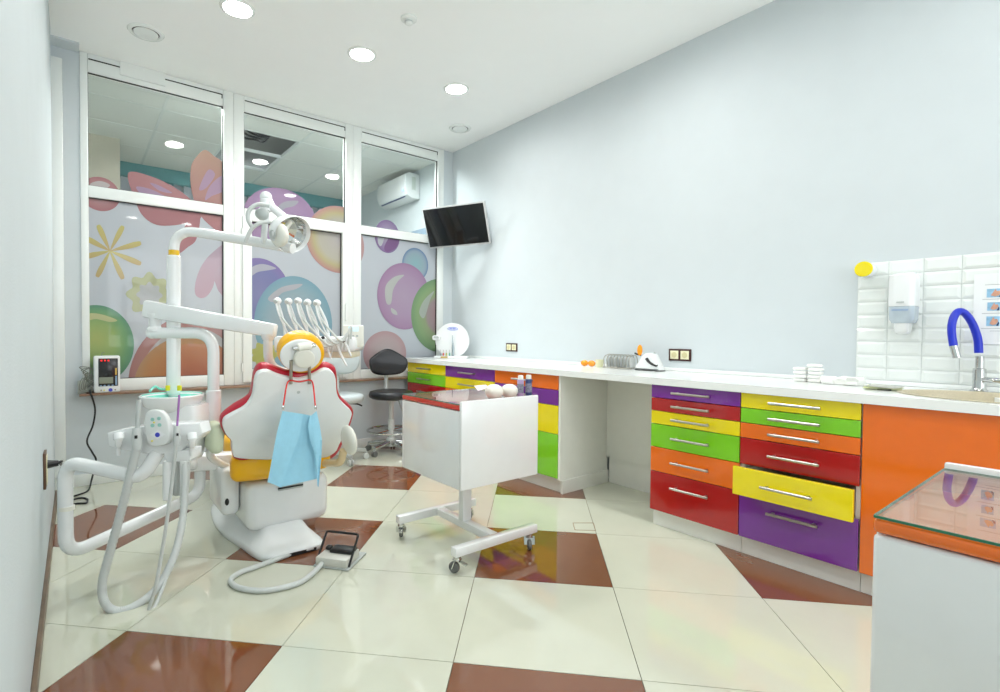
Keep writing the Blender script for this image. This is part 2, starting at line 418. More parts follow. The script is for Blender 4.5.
patch(0, 'pink_petal_print', [(226,244),(212,253),(202,265),(196,280),(195,293),(200,298),(207,296),(213,287),(216,276),(226,264)], (226,176,196), (216,186,208))
patch(0, 'pink_petal_print', [(214,274),(216,285),(220,293),(228,298),(228,262)], (226,176,196), (216,186,208))
c = (110,251)
for q in ((98,225),(123,226),(141,243),(141,264),(123,279),(97,277),(84,257),(86,238)):
    dx, dy = q[0]-c[0], q[1]-c[1]; L = math.hypot(dx,dy); nx, ny = -dy/L, dx/L
    patch(0, 'petal_print', [c, (c[0]+dx*.6+nx*2.6, c[1]+dy*.6+ny*2.6), (c[0]+dx*.95+nx*2.2, c[1]+dy*.95+ny*2.2), q, (c[0]+dx*.95-nx*2.2, c[1]+dy*.95-ny*2.2), (c[0]+dx*.6-nx*2.6, c[1]+dy*.6-ny*2.6)], (226,190,106), (236,222,104))
disc(0, 'pale_flower_print', (126,172,272,318), [(0,WF),(.5,WF),(.52,(214,220,160)),(.9,(208,216,150))], 8, .13)
disc(0, 'arch_print', (128,250,316,450), [(0,(206,208,208)),(.83,(208,206,206)),(.84,(196,126,116)),(1,(186,110,104))])
disc(0, 'orange_dome_print', (133,240,336,440), [(0,(222,110,60)),(.6,(214,130,60)),(.85,(212,142,72)),(1,(206,150,90))])
patch(0, 'orange_band_print', [(176,350),(200,344),(226,352),(226,392),(170,392)], (196,76,58), (226,140,84))
disc(0, 'green_bubble_print', (57,134,305,384), [(0,(196,212,96)),(.5,(158,202,92)),(.8,(104,182,104)),(1,(70,156,110))], cshift=(0,.15))
patch(0, 'bubble_highlight_print', [(86,314),(100,314),(117,320),(110,322),(96,319),(86,321)], (224,226,150))
# bay 2
disc(1, 'violet_bubble_print', (243,316,188,250), [(0,(190,150,200)),(.7,(184,140,196)),(1,(172,124,182))])
patch(1, 'bubble_highlight_print', [(276,210),(284,202),(298,201),(294,206),(284,209),(278,218)], (190,190,206))
disc(1, 'ring_bubble_print', (306,370,206,273), [(0,(214,206,206)),(.6,(220,214,190)),(.78,(222,206,140)),(.92,(222,170,140)),(1,(216,140,142))])
disc(1, 'blue_violet_bubble_print', (226,290,258,330), [(0,(140,140,206)),(.7,(120,124,200)),(1,(138,110,196))])
patch(1, 'bubble_highlight_print', [(251,268),(262,264),(276,268),(270,270),(258,272),(251,276)], (206,206,226))
disc(1, 'cyan_bubble_print', (254,332,276,372), [(0,(186,206,218)),(.6,(170,204,218)),(.85,(142,196,216)),(1,(122,186,212))])
patch(1, 'bubble_highlight_print', [(268,298),(282,287),(302,284),(296,289),(282,293),(274,302)], (210,208,218))
disc(1, 'yellow_flower_print', (250,278,341,369), [(0,(200,204,70)),(.6,(206,208,80)),(.9,(212,214,96))], 9, .13)
# bay 3
disc(2, 'pink_edge_bubble_print', (310,364,214,275), [(0,(226,190,190)),(1,(220,160,160))])
disc(2, 'purple_bubble_print', (374.5,399.5,220,253), [(0,(190,180,206)),(.55,(166,140,190)),(1,(128,88,160))])
patch(2, 'bubble_highlight_print', [(378,234),(383,229),(384,238),(381,246),(378,243)], (214,222,230))
patch(2, 'bubble_shade_print', [(389,238),(399,232),(397,246),(388,252),(384,248)], (122,66,142))
disc(2, 'blue_bubble_print', (402,428,248,281), [(0,(150,210,222)),(.6,(160,200,214)),(.82,(160,190,214)),(1,(84,130,190))])
disc(2, 'mauve_bubble_print', (377,429.5,263,329.5), [(0,(200,168,204)),(.6,(196,156,200)),(.9,(186,136,186)),(1,(176,122,176))])
patch(2, 'bubble_highlight_print', [(385,296),(386,285),(394,277),(404,275),(398,281),(393,290),(391,303),(387,304)], (216,220,214))
patch(2, 'bubble_highlight_print', [(391,308),(396,311),(397,315),(392,313)], (216,220,214))
disc(2, 'green_ring_bubble_print', (411,466,279,352), [(0,(186,130,140)),(.45,(176,150,150)),(.55,(160,186,120)),(.8,(140,186,110)),(1,(104,160,92))])
patch(2, 'bubble_highlight_print', [(419,312),(424,300),(434,291),(430,300),(424,318)], (190,204,186))
disc(2, 'rose_bubble_print', (363,406,331,376), [(0,(222,206,206)),(.7,(220,186,188)),(1,(212,160,164))])

# ------------------------------------------------ the room beyond the windows
Y2 = 7.05
sbox('wall_beyond_back', (-.6,Y2,0), (XR,Y2+.1,3.1), WALL)
sbox('wall_beyond_left', (-.7,YB+.12,0), (-.6,Y2+.1,3.1), WALL)
sbox('wall_beyond_pier', (-.6,6.17,0), (.37,Y2,3.0), mat('beige_wall', (214,206,188), .8))
sbox('floor_beyond', (-.6,YB+.12,-.06), (XR,Y2,0), CREAM)
c2 = MB().box((-.6,YB+.12,3.25), (XR,Y2,3.3)).build('ceiling_beyond', mat('dark_plenum', (150,152,150), .9)); c2['kind'] = 'structure'
CT = mat('mineral_ceiling_tile', (226,228,222), .9, var=.02, scale=90)
xs = [-.6, .02, .62, 1.22, 1.82, 2.42, 3.02, XR]; ys = [YB+.12, 5.13, 5.73, 6.33, 6.93, Y2]
for i in range(len(xs)-1):
    for j in range(len(ys)-1):
        if i == 3 and j in (1,2): continue
        MB().box((xs[i]+.008,ys[j]+.008,3.0), (xs[i+1]-.008,ys[j+1]-.008,3.012)).build('ceiling_tile', CT, c2, smooth=0)
for x in xs[1:-1]: MB().box((x-.011,ys[0],2.998),(x+.011,ys[-1],3.03)).build('grid_bar', PVC, c2, smooth=0)
for y in ys[1:-1]: MB().box((xs[0],y-.011,2.9975),(xs[-1],y+.011,3.029)).build('grid_bar', PVC, c2, smooth=0)
for k in range(4):
    pts = cr([(1.22+.03*k,5.2+.08*k,3.22),(1.34,5.22+.08*k,3.08-.01*k),(1.48,5.3+.06*k,3.05),(1.6,5.35+.09*k,3.1),(1.7,5.5,3.24)], 6)
    tag(own('loose_ceiling_cable', MB().tube(pts, .011, 8), BLACK, 'black cable drooping in the open ceiling panel beyond the window', 'cable', 'cables in the open ceiling panel'), None)
pe = own('pelmet', MB().box((.37,Y2-.13,2.84),(XR-.002,Y2-.001,2.995),.004), TEAL, 'long teal pelmet above the vertical blinds beyond the windows', 'pelmet')
bl = thing('vertical_blind', (1.8,Y2-.06,1.0), 'pale lavender vertical slat blind hanging below the teal pelmet', 'blind')
m_bl = mat('blind_fabric', (206,208,218), .8, var=.03)
sl = None
for k in range(26):
    x = .47+k*.105
    if sl is None:
        sl = MB().obox((x,Y2-.06,1.92),(.1,.003,1.84),.35).build('slat', m_bl, bl, 0)
    else:
        s2 = sl.copy(); col.objects.link(s2); s2.parent = bl; s2.location = (k*.105,0,0)
# air conditioner on the right wall beyond
ac = thing('air_conditioner', (XR,5.3,2.6), 'white wall air conditioner hanging in the room beyond the glass', 'air conditioner')
ya, yb_ = at(405,195,0,3.02).y, at(377,205,0,3.02).y
prof = [(XR-.002,2.94),(XR-.14,2.95),(XR-.195,2.92),(XR-.2,2.78),(XR-.17,2.69),(XR-.10,2.655),(XR-.002,2.66)]
MB().prism([(x,ya,z) for x, z in prof], (0,yb_-ya,0), .008).build('body', WPLA, ac)
MB().bar((XR-.165,ya+.06,2.675),(XR-.165,yb_-.06,2.675),.012,.012).build('air_slot', mat('blue_grey_slot', (90,100,130), .5), ac)
MB().box((XR-.205,ya+.03,2.73),(XR-.196,ya+.06,2.75),.002).build('indicator_lamp', mat('blue_led', (120,150,255), .4, emit=((120,150,255),2)), ac)
MB().box((XR-.11,ya-.004,2.75),(XR-.06,ya-.0005,2.9)).build('energy_label', mat('label_print', (206,214,206), .5), ac)
# a lower inner window on the right wall beyond
nw = own('inner_window', MB().box((XR-.03,4.75,1.6),(XR-.001,5.55,2.3),.004), mat('dull_blue_glass', (150,172,190), .1, coat=.5), 'dull blue inner window on the far side wall below the air conditioner', 'window')

# ------------------------------------------------ ceiling fittings and light
def area(name, loc, d, W):
    l = bpy.data.lights.new(name, 'AREA'); l.shape = 'DISK'; l.size = d; l.energy = W; l.color = (1,.99,.978); l.spread = math.radians(170)
    o = bpy.data.objects.new(name, l); col.objects.link(o); o.location = loc; return o
dl = None
def downlight(loc, label, group, W):
    global dl
    if dl is None:
        dl = thing('ceiling_downlight', loc, label, 'ceiling lamp', group)
        z = loc[2]; x, y = loc[0], loc[1]
        MB().lathe([(.078,-.003),(.081,-.010),(.093,-.009),(.098,-.004),(.098,-.0005),(.078,-.0005)], loc, seg=36, cap=False).build('trim_ring', PVC, dl)
        MB().lathe([(.079,-.0015),(.079,-.006),(.05,-.008),(.0,-.0085)], loc, seg=36, cap=False).build('diffuser', EMI, dl)
        r = dl
    else: r = dup(dl, loc, label); r['group'] = group
    area('lamp_light', (loc[0],loc[1],loc[2]-.02), .15, W)
for y in (3.29, 1.75, .2, -1.3):
    for x in (.786, 1.595, 2.404):
        lb = {.786:'round lit downlight in front of the window bay with the butterfly',1.595:'round lit downlight between the other two in front of the windows',2.404:'round lit downlight nearest the television corner'}[x] if y == 3.29 else 'round lit recessed downlight in the white plaster ceiling over the sink end'
        downlight((x,y,ZC), lb, 'recessed downlights in the treatment room ceiling', LAMP_W*{3.29:1.4,1.75:1.15,.2:.45,-1.3:.5}[y])
for x in (.82, 1.61, 2.40):  # added lamps, hidden behind the top rails, that light the far room
    downlight((x,4.66,2.998), 'added downlight hidden from view, lighting the room beyond the windows', 'added unseen downlights beyond the windows', LAMP_W*5.5)
def vent(loc, label):
    t = thing('ceiling_vent', loc, label, 'vent', None)
    MB().lathe([(.075,-.004),(.08,-.012),(.098,-.010),(.104,-.0005),(.075,-.0005)], loc, seg=40, cap=False).build('rim', PVC, t)
    MB().lathe([(.0,-.0006),(.076,-.0006),(.076,-.003)], loc, seg=40, cap=False).build('dark_gap', DARK, t)
    MB().lathe([(.0,-.006),(.066,-.006),(.07,-.010),(.066,-.014),(.0,-.016)], loc, seg=40, cap=False).build('disc', PVC, t)
vent((.379,3.913,ZC), 'round white ceiling vent close to the left pilaster')
vent((2.888,3.889,ZC), 'round white ceiling vent above the television corner')
sd = thing('smoke_detector', (1.643,2.745,ZC), 'small white smoke detector on the plaster ceiling', 'smoke detector')
MB().lathe([(.0,-.0005),(.05,-.0005),(.05,-.010),(.042,-.014),(.0,-.014)], sd.location, cap=False).build('base', PVC, sd)
MB().lathe([(.022,-.014),(.024,-.034),(.018,-.040),(.0,-.041)], sd.location, cap=False).build('sensor_cap', PVC, sd)
MB().lathe([(.0245,-.022),(.0245,-.030)], sd.location, cap=False).build('sensor_slot', GPLA, sd)

# ================================================================== CABINETS
XF, XK, ZK, ZB = 2.615, 2.655, .092, .808
TH = .018
def handle(y, z, x, parent, L=.21):
    m = MB(); m.cyl((x-.032,y-L/2,z),(x-.032,y+L/2,z),.0065,seg=10)
    m.box((x-.032,y-L*.4-.005,z-.005),(x,y-L*.4+.005,z+.005)); m.box((x-.032,y+L*.4-.005,z-.005),(x,y+L*.4+.005,z+.005))
    m.build('handle', STEEL, parent)
NM = {'r':(RED,'red'),'o':(ORANGE,'orange'),'y':(YELLOW,'yellow'),'g':(GREEN,'green'),'p':(PURPLE,'purple')}
def cabinet(y0, y1, zs, cols, label, pulled=None, hl=.21, hz=None):
    """y0>y1: far and near side"""
    r = thing('drawer_cabinet', ((XF+XR)/2,(y0+y1)/2,0), label, 'cabinet')
    b = MB(); e = .001
    b.box((XF+TH+.002,y1+e,ZK),(XR-.12,y1+.018,ZB)); b.box((XF+TH+.002,y0-.018,ZK),(XR-.12,y0-e,ZB))
    b.box((XF+TH+.002,y1+.018,ZK),(XR-.12,y0-.018,ZK+.018)); b.box((XR-.138,y1+.018,ZK+.018),(XR-.12,y0-.018,ZB)); b.box((XF+TH+.002,y1+.018,ZB-.018),(XR-.138,y0-.018,ZB))
    b.build('carcass', WCAB, r, 0)
    MB().box((XK,y1+e,0.0005),(XK+.016,y0-e,ZK)).build('plinth', WCAB, r, 0)
    for i, c in enumerate(cols):
        zt, zb = zs[i], zs[i+1]; dx = -.072 if pulled == i else 0
        d = MB().box((XF+dx,y1+.002,zb+.0015),(XF+TH+dx,y0-.002,zt-.0015),.0015,1).build('drawer', NM[c][0], r)
        handle((y0+y1)/2, zt-min((zt-zb)/2,.068), XF+dx, d, hl)
        if pulled == i:
            t = MB(); xa, xb2 = XF+TH+dx, XR-.2
            t.box((xa,y1+.022,zb+.01),(xb2,y1+.034,zt-.02)); t.box((xa,y0-.034,zb+.01),(xb2,y0-.022,zt-.02)); t.box((xa,y1+.034,zb+.01),(xb2,y0-.034,zb+.02))
            t.build('drawer_tray', WCAB, d, 0)
    return r
Z6 = [.808,.734,.661,.587,.456,.318,.095]
Y4, Y5, Y6 = 1.674, 1.182, .694
cabinet(4.36, 3.713, [.808,.713,.611,.456,.276,.095], 'ygrop', 'yellow, green and red drawer cabinet beside the black stool')
cabinet(3.713, 3.043, [.808,.713,.611,.405,.095], 'pyor', 'cabinet with a purple top drawer between two drawer cabinets')
cabinet(3.043, 2.379, [.808,.708,.602,.405,.100], 'opyg', 'cabinet with orange top and green bottom drawer beside the knee space')
cabinet(Y4, Y5, Z6, 'pryg'+'or', 'six drawer cabinet with purple top and large red bottom drawer')
cabinet(Y5, Y6, Z6, 'ygor'+'yp', 'six drawer cabinet with its yellow fifth drawer pulled out', pulled=4)
dc = thing('sink_cabinet', ((XF+XR)/2,.3,0), 'cabinet with tall plain orange doors under the sink', 'cabinet')
b = MB(); b.box((XF+TH+.002,-.30,ZK),(XR-.12,-.282,ZB)); b.box((XF+TH+.002,Y6-.019,ZK),(XR-.12,Y6-.001,ZB)); b.box((XF+TH+.002,-.282,ZK),(XR-.12,Y6-.019,ZK+.018)); b.build('carcass', WCAB, dc, 0)
MB().box((XK,-.3,.0005),(XK+.016,Y6-.001,ZK)).build('plinth', WCAB, dc, 0)
for a, c_ in ((Y6-.005,.196),(.192,-.30)): MB().box((XF,c_,.096),(XF+TH,a,ZB-.0015),.0015,1).build('door', ORANGE, dc)
# knee space: side panel, back panel
ks = thing('knee_space_panel', (2.9,2.05,0), 'white back and side panels of the open knee space under the worktop', 'panel')
MB().box((XF+.004,2.360,ZK),(XR-.085,2.3775,ZB)).build('side_panel', WCAB, ks, 0)
MB().box((XF+.02,2.348,.0005),(XR-.085,2.366,ZK-.0005)).build('side_plinth', WCAB, ks, 0)
MB().box((XR-.10,Y4+.001,.19),(XR-.084,2.3595,ZB)).build('back_panel', WCAB, ks, 0)
MB().box((XR-.082,Y4+.001,.0005),(XR-.066,2.347,.189)).build('back_plinth', WCAB, ks, 0)
# worktop with an oval hole for the sink
wt = thing('worktop', (2.9,2.0,.81), 'long white worktop running above all the cabinets', 'worktop')
WX0, ZT0, ZT1 = 2.592, .8095, .848
SC, SRX, SRY = V((2.885,.30)), .232, .325
b = MB(); b.box((WX0,.70,ZT0),(XR-.001,4.38,ZT1)); b.box((WX0,-.31,ZT0),(XR-.001,-.10,ZT1))
n = 64; ring_e = []; ring_r = []
for k in range(n):
    a = 2*math.pi*k/n; dx, dy = math.cos(a), math.sin(a)
    ring_e.append((SC.x+SRX*dx, SC.y+SRY*dy))
    tx = ((XR-.001-SC.x)/dx if dx > 0 else (WX0-SC.x)/dx) if abs(dx) > 1e-6 else 1e9
    ty = ((.70-SC.y)/dy if dy > 0 else (-.10-SC.y)/dy) if abs(dy) > 1e-6 else 1e9
    t = min(tx,ty); ring_r.append((SC.x+dx*t, SC.y+dy*t))
# snap nearest ring points to the rectangle's corners
for cx_ in (WX0,XR-.001):
    for cy_ in (-.10,.70):
        i = min(range(n), key=lambda q: (ring_r[q][0]-cx_)**2+(ring_r[q][1]-cy_)**2); ring_r[i] = (cx_,cy_)
R4 = [[(x,y,z) for x, y in rr] for rr, z in ((ring_e,ZT0),(ring_e,ZT1),(ring_r,ZT1),(ring_r,ZT0))]
b.rings(R4, closed=True)
b.build('slab', WTOP, wt, 30)
MB().box((XR-.016,-.31,ZT1),(XR-.001,4.38,ZT1+.022),.004).build('upstand', WTOP, wt)
# sink
sk = thing('sink', (SC.x,SC.y,.68), 'oval beige speckled stone sink set into the white worktop', 'sink')
SINK = mat('beige_granite', (196,186,160), .35, var=.18, scale=350)
rg = []
for q, z in ((1.035,ZT1+.0005),(1.04,ZT1+.003),(1.03,ZT1+.005),(.99,ZT1+.004),(.97,ZT1-.006),(.93,ZT1-.06),(.85,ZT1-.13),(.6,ZT1-.155),(.1,ZT1-.158)):
    rg.append([(SC.x+SRX*q*math.cos(2*math.pi*k/n), SC.y+SRY*q*math.sin(2*math.pi*k/n), z) for k in range(n)])
MB().rings(rg, cap=False).build('basin', SINK, sk)
p = V((SC.x+SRX*.945, SC.y+.03, ZT1-.025))
MB().box((p.x-.006,p.y-.035,p.z-.010),(p.x,p.y+.035,p.z+.010),.003).build('overflow_plate', PVC, sk)
MB().lathe([(0,0),(.03,0),(.03,.004),(0,.004)], (SC.x,SC.y,ZT1-.157)).build('drain', CHROME, sk)
# faucet
fb = at(979,389,0,3.165); fy = fb.y
fc = thing('faucet', (3.165,fy,ZT1), 'chrome sink faucet with a bright blue flexible looped spout', 'faucet')
bz = ZT1+.0005
MB().lathe([(.03,0),(.03,.006),(.024,.012),(.022,.02),(.022,.10),(.015,.104),(.0145,.155),(0,.156)], (3.165,fy,bz)).build('base', CHROME, fc)
pts = []
for (u, v), x in zip([(978.7,353),(977.5,338),(972,323),(965,313.5),(958.5,311.5),(953.5,318),(951.5,330),(953.5,346)], (3.165,3.165,3.15,3.13,3.11,3.085,3.07,3.06)): pts.append(at(u,v,0,x))
MB().tube(cr(pts,6), .0148, 14).build('spout', mat('blue_silicone', (24,46,192), .35), fc)
MB().cyl(pts[-1], at(957,358,0,3.055), .0145, seg=14).build('spout_tip', CHROME, fc)
lv = MB().tube(fillet([(3.165,fy,bz+.055),(3.12,fy-.06,bz+.055),(3.12,fy-.13,bz+.055)],.02), .012, 12).build('valve_body', CHROME, fc)
MB().bar((3.12,fy-.095,bz+.06),(3.13,fy-.11,bz+.16),.022,.009,.003).build('lever', CHROME, lv)
# wall tiles
wtl = struct('wall_tile_panel', (XR,.3,.87))
TIL = mat('white_glazed_tile', (238,243,240), .12, coat=.4, var=.01)
MB().box((XR-.004,-.40,ZT1+.023),(XR-.0005,.882,1.462)).build('grout_bed', mat('white_grout', (214,220,218), .8), wtl, 0)
ty = [.882,.757,.625,.493,.361,.229,.097,-.035,-.167,-.299,-.40]; tz = [ZT1+.023]+[1.462-.0665*k for k in range(8,-1,-1)]
tcache = {}
for i in range(len(ty)-1):
    for j in range(len(tz)-1):
        a, b2 = ty[i]-.0012, ty[i+1]+.0012; z0, z1 = tz[j]+.0012, tz[j+1]-.0012
        key = (round(a-b2,4), round(z1-z0,4))
        if key not in tcache:
            w2, h2 = (a-b2)/2, (z1-z0)/2; q = .012
            bm = bmesh.new()
            A = [bm.verts.new(v) for v in ((-.004,-w2,-h2),(-.004,w2,-h2),(-.004,w2,h2),(-.004,-w2,h2))]
            B2 = [bm.verts.new(v) for v in ((-.006,-w2,-h2),(-.006,w2,-h2),(-.006,w2,h2),(-.006,-w2,h2))]
            C2 = [bm.verts.new(v) for v in ((-.010,-w2+q,-h2+q),(-.010,w2-q,-h2+q),(-.010,w2-q,h2-q),(-.010,-w2+q,h2-q))]
            for L1, L2 in ((A,B2),(B2,C2)):
                for k in range(4): bm.faces.new([L1[k],L1[(k+1)%4],L2[(k+1)%4],L2[k]])
            bm.faces.new(C2); bmesh.ops.recalc_face_normals(bm, faces=bm.faces)
            me = bpy.data.meshes.new('wall_tile'); bm.to_mesh(me); bm.free(); me.materials.append(TIL); tcache[key] = me
        o = bpy.data.objects.new('wall_tile', tcache[key]); col.objects.link(o); o.parent = wtl
        o.location = V((XR,(a+b2)/2,(z0+z1)/2))-OFF[wtl.name]
# soap dispenser
XD = 3.105
dy0, dy1 = at(886.5,300,0,XD).y, at(914,300,0,XD).y
zt_, zm_, zb_, zn_ = at(902,272,0,XD).z, at(902,306,0,XD).z, at(902,323,0,XD).z, at(902,334,0,XD).z
XW = XR-.0105
sd2 = thing('soap_dispenser', (XW,(dy0+dy1)/2,zn_), 'white soap dispenser with a translucent bottom on the tiled wall', 'soap dispenser')
def rr_(y0, y1, x0, x1, z, r=.03, n=6):
    """rounded-rectangle ring at height z; flat at the wall side x1"""
    out = [(x1,y1,z),(x1,y0,z)]
    for k in range(n+1):
        a = math.pi/2*k/n; out.append((x0+r-r*math.sin(a), y0-r+r*math.cos(a), z))
    for k in range(n+1):
        a = math.pi/2*k/n; out.append((x0+r-r*math.cos(a), y1+r-r*math.sin(a), z))
    return out
MB().rings([rr_(dy0,dy1,XD,XW,zm_), rr_(dy0,dy1,XD-.004,XW,zt_-.05), rr_(dy0-.002,dy1+.002,XD,XW,zt_-.012), rr_(dy0-.012,dy1+.012,XD+.02,XW,zt_)]).build('cover', WPLA, sd2, 50)
MB().rings([rr_(dy0-.012,dy1+.012,XD+.014,XW,zb_), rr_(dy0-.004,dy1+.004,XD+.004,XW,zb_+.018), rr_(dy0-.001,dy1+.001,XD+.001,XW,zm_-.001)]).build('window_band', mat('translucent_blue_grey', (190,204,214), .15, coat=.5), sd2, 50)
MB().box((XD-.001,dy1+.02,zm_-.022),(XD+.004,dy0-.02,zm_-.014)).build('level_strip', mat('dusty_blue', (150,172,200), .3), sd2)
ym = (dy0+dy1)/2
MB().rings([rr_(ym+.018,ym-.018,XD+.03,XW-.02,zn_,.015), rr_(ym+.027,ym-.027,XD+.02,XW-.02,zn_+.012,.02), rr_(ym+.03,ym-.03,XD+.016,XW-.02,zb_-.0005,.02)]).build('nozzle', WPLA, sd2, 50)
MB().bar((XD-.005,ym+.012,zm_+.018),(XD-.005,ym-.016,zm_+.018),.003,.006).build('logo_mark', GPLA, sd2)
# yellow capped round knob
kp = at(863.5,269,0,3.13)
kn = thing('wall_hook', (XW,kp.y,kp.z), 'round white wall knob with a yellow face beside the tile edge', 'hook')
MB().cyl((XW,kp.y,kp.z),(3.135,kp.y,kp.z),.036,seg=28,bev=.004).build('body', WPLA, kn)
MB().cyl((3.1348,kp.y,kp.z),(3.128,kp.y,kp.z),.038,seg=28,bev=.002).build('face', YELLOW, kn)
# hand-washing poster
po = thing('hand_washing_poster', (XW,.33,1.05), 'white paper poster with small hand washing photos on the tiles', 'poster')
MB().box((XW-.0015,.19,1.056),(XW-.0002,.452,1.368)).build('sheet', mat('paper', (240,243,243), .6, var=.01), po, 0)
PHO = mat('photo_blue', (150,196,226), .5, var=.2, scale=40); SKIN = mat('photo_skin', (214,160,134), .5, var=.12, scale=60); SLV = mat('photo_sleeve', (40,56,96), .5); TXT = mat('print_grey', (186,190,192), .6)
for (u0, u1, v0, v1) in ((987,1003,289,297),(987.5,1000,302.5,310.5),(986.5,999.5,316.5,326)):
    a, c_ = at(u0,v0,0,XW), at(u1,v1,0,XW)
    ph = MB().box((XW-.0022,c_.y,c_.z),(XW-.0016,a.y,a.z)).build('photo', PHO, po, 0)
    y0, y1, z0, z1 = c_.y, a.y, c_.z, a.z; f = lambda s, t: (XW-.0026, y1+(y0-y1)*s, z0+(z1-z0)*t)
    MB().prism([f(.25,.25),(f(.45,.75)),f(.55,.95),f(.62,.7),f(.8,.75),f(.9,.5),f(.75,.2),f(.5,.08)], (-.0003,0,0)).build('printed_hand', SKIN, ph, 0)
    MB().prism([f(.75,.02),f(.9,.02),f(.98,.3),f(.9,.45)], (-.0005,0,0)).build('printed_sleeve', SLV, ph, 0)
for (u0, v) in ((985,285),(982.5,299.5),(982,313.5),(981,328.5),(990,331)):
    a = at(u0,v,0,XW); MB().box((XW-.002,.215,a.z-.0014),(XW-.0016,a.y,a.z+.0014)).build('text_line', TXT, po, 0)
# power sockets on the right wall
def socket(yc, zc, wd, hg, label):
    s_ = thing('power_socket', (XR,yc,zc), label, 'socket')
    MB().box((XR-.009,yc-wd/2,zc-hg/2),(XR-.0005,yc+wd/2,zc+hg/2),.002).build('frame', mat('dark_brown_plastic', (66,28,26), .35), s_)
    for k in (-1,1):
        q = MB().box((XR-.012,yc+k*wd*.235-wd*.185,zc-hg*.35),(XR-.0085,yc+k*wd*.235+wd*.185,zc+hg*.35),.002).build('insert', mat('cream_plastic', (236,232,196), .35), s_)
        MB().lathe([(.0,.0001),(.019,.0001),(.019,.0012),(.016,.0012),(.016,.0003),(.0,.0003)], (XR-.012,yc+k*wd*.235,zc), (-1,0,0), 20).build('socket_well', mat('cream_shade', (214,206,160), .4), q)
socket(3.504, .968, .15, .075, 'double brown framed power socket above the drawers nearer the window')
socket(1.850, .957, .157, .08, 'double brown framed power socket near the white countertop device')
# left wall socket with black plug and cord
ls = thing('wall_socket', (XL,2.75,.45), 'brown wall socket with a black plug low on the left wall', 'socket')
sy, sz = 2.78, .50
MB().box((XL+.0005,sy-.05,sz-.075),(XL+.010,sy+.05,sz+.075),.002).build('frame', mat('brown_plastic2', (100,72,50), .4), ls)
MB().box((XL+.0095,sy-.033,sz-.06),(XL+.013,sy+.033,sz+.06),.002).build('insert', MATS['cream_plastic'], ls)
pl = MB().cyl((XL+.013,sy,sz+.02),(XL+.05,sy,sz+.02),.018,.012,14).build('plug', BLACK, ls)
cp = cr([(XL+.045,sy,sz+.02),(XL+.06,sy+.03,sz+.02),at(60,463,1,3.05),at(65,469,1,3.25),at(66.5,478,1,3.45),at(65.5,490,1,3.75),fl(64.5,502,.0065),fl(62,506,.0065)],6)
MB().tube(cp, .006, 8).build('cord', BLACK, pl)

# ------------------------------------------------ television
tv = thing('wall_television', (3.2,3.95,1.95), 'black flat television on a swivel bracket above the far worktop corner', 'television')
tw, th = .69, .69*.58; yaw, pit = -1.142, .387; tc_ = V((2.972,4.066,2.142))
rv = V((math.cos(yaw),math.sin(yaw),0)); nv = V((math.sin(yaw),-math.cos(yaw),0)); uv = V((0,0,1))*math.cos(pit)+nv*math.sin(pit); fn = rv.cross(uv)
if fn.dot(nv) < 0: fn = -fn
TM = Matrix((( rv.x,fn.x,uv.x,tc_.x),(rv.y,fn.y,uv.y,tc_.y),(rv.z,fn.z,uv.z,tc_.z),(0,0,0,1)))
MB().box((-tw/2,-.035,-th/2),(tw/2,0,th/2),.006,M=TM).build('housing', mat('silver_plastic', (196,198,198), .3), tv)
MB().box((-tw/2+.012,-.002,-th/2+.016),(tw/2-.012,.001,th/2-.012),M=TM).build('screen', mat('black_screen', (9,11,13), .12, coat=.5), tv)
back = TM @ V((.16,-.035,0))
MB().box((XR-.02,back.y-.06,back.z-.16),(XR-.001,back.y+.06,back.z+.12),.003).build('wall_plate', GPLA, tv)
MB().tube([(XR-.02,back.y,back.z-.02),((XR+back.x)/2,back.y-.01,back.z-.02),back], .016, 10).build('bracket_arm', GPLA, tv)
MB().box((.06,-.06,-.11),(.26,-.034,.11),M=TM).build('mount_plate', BLACK, tv)

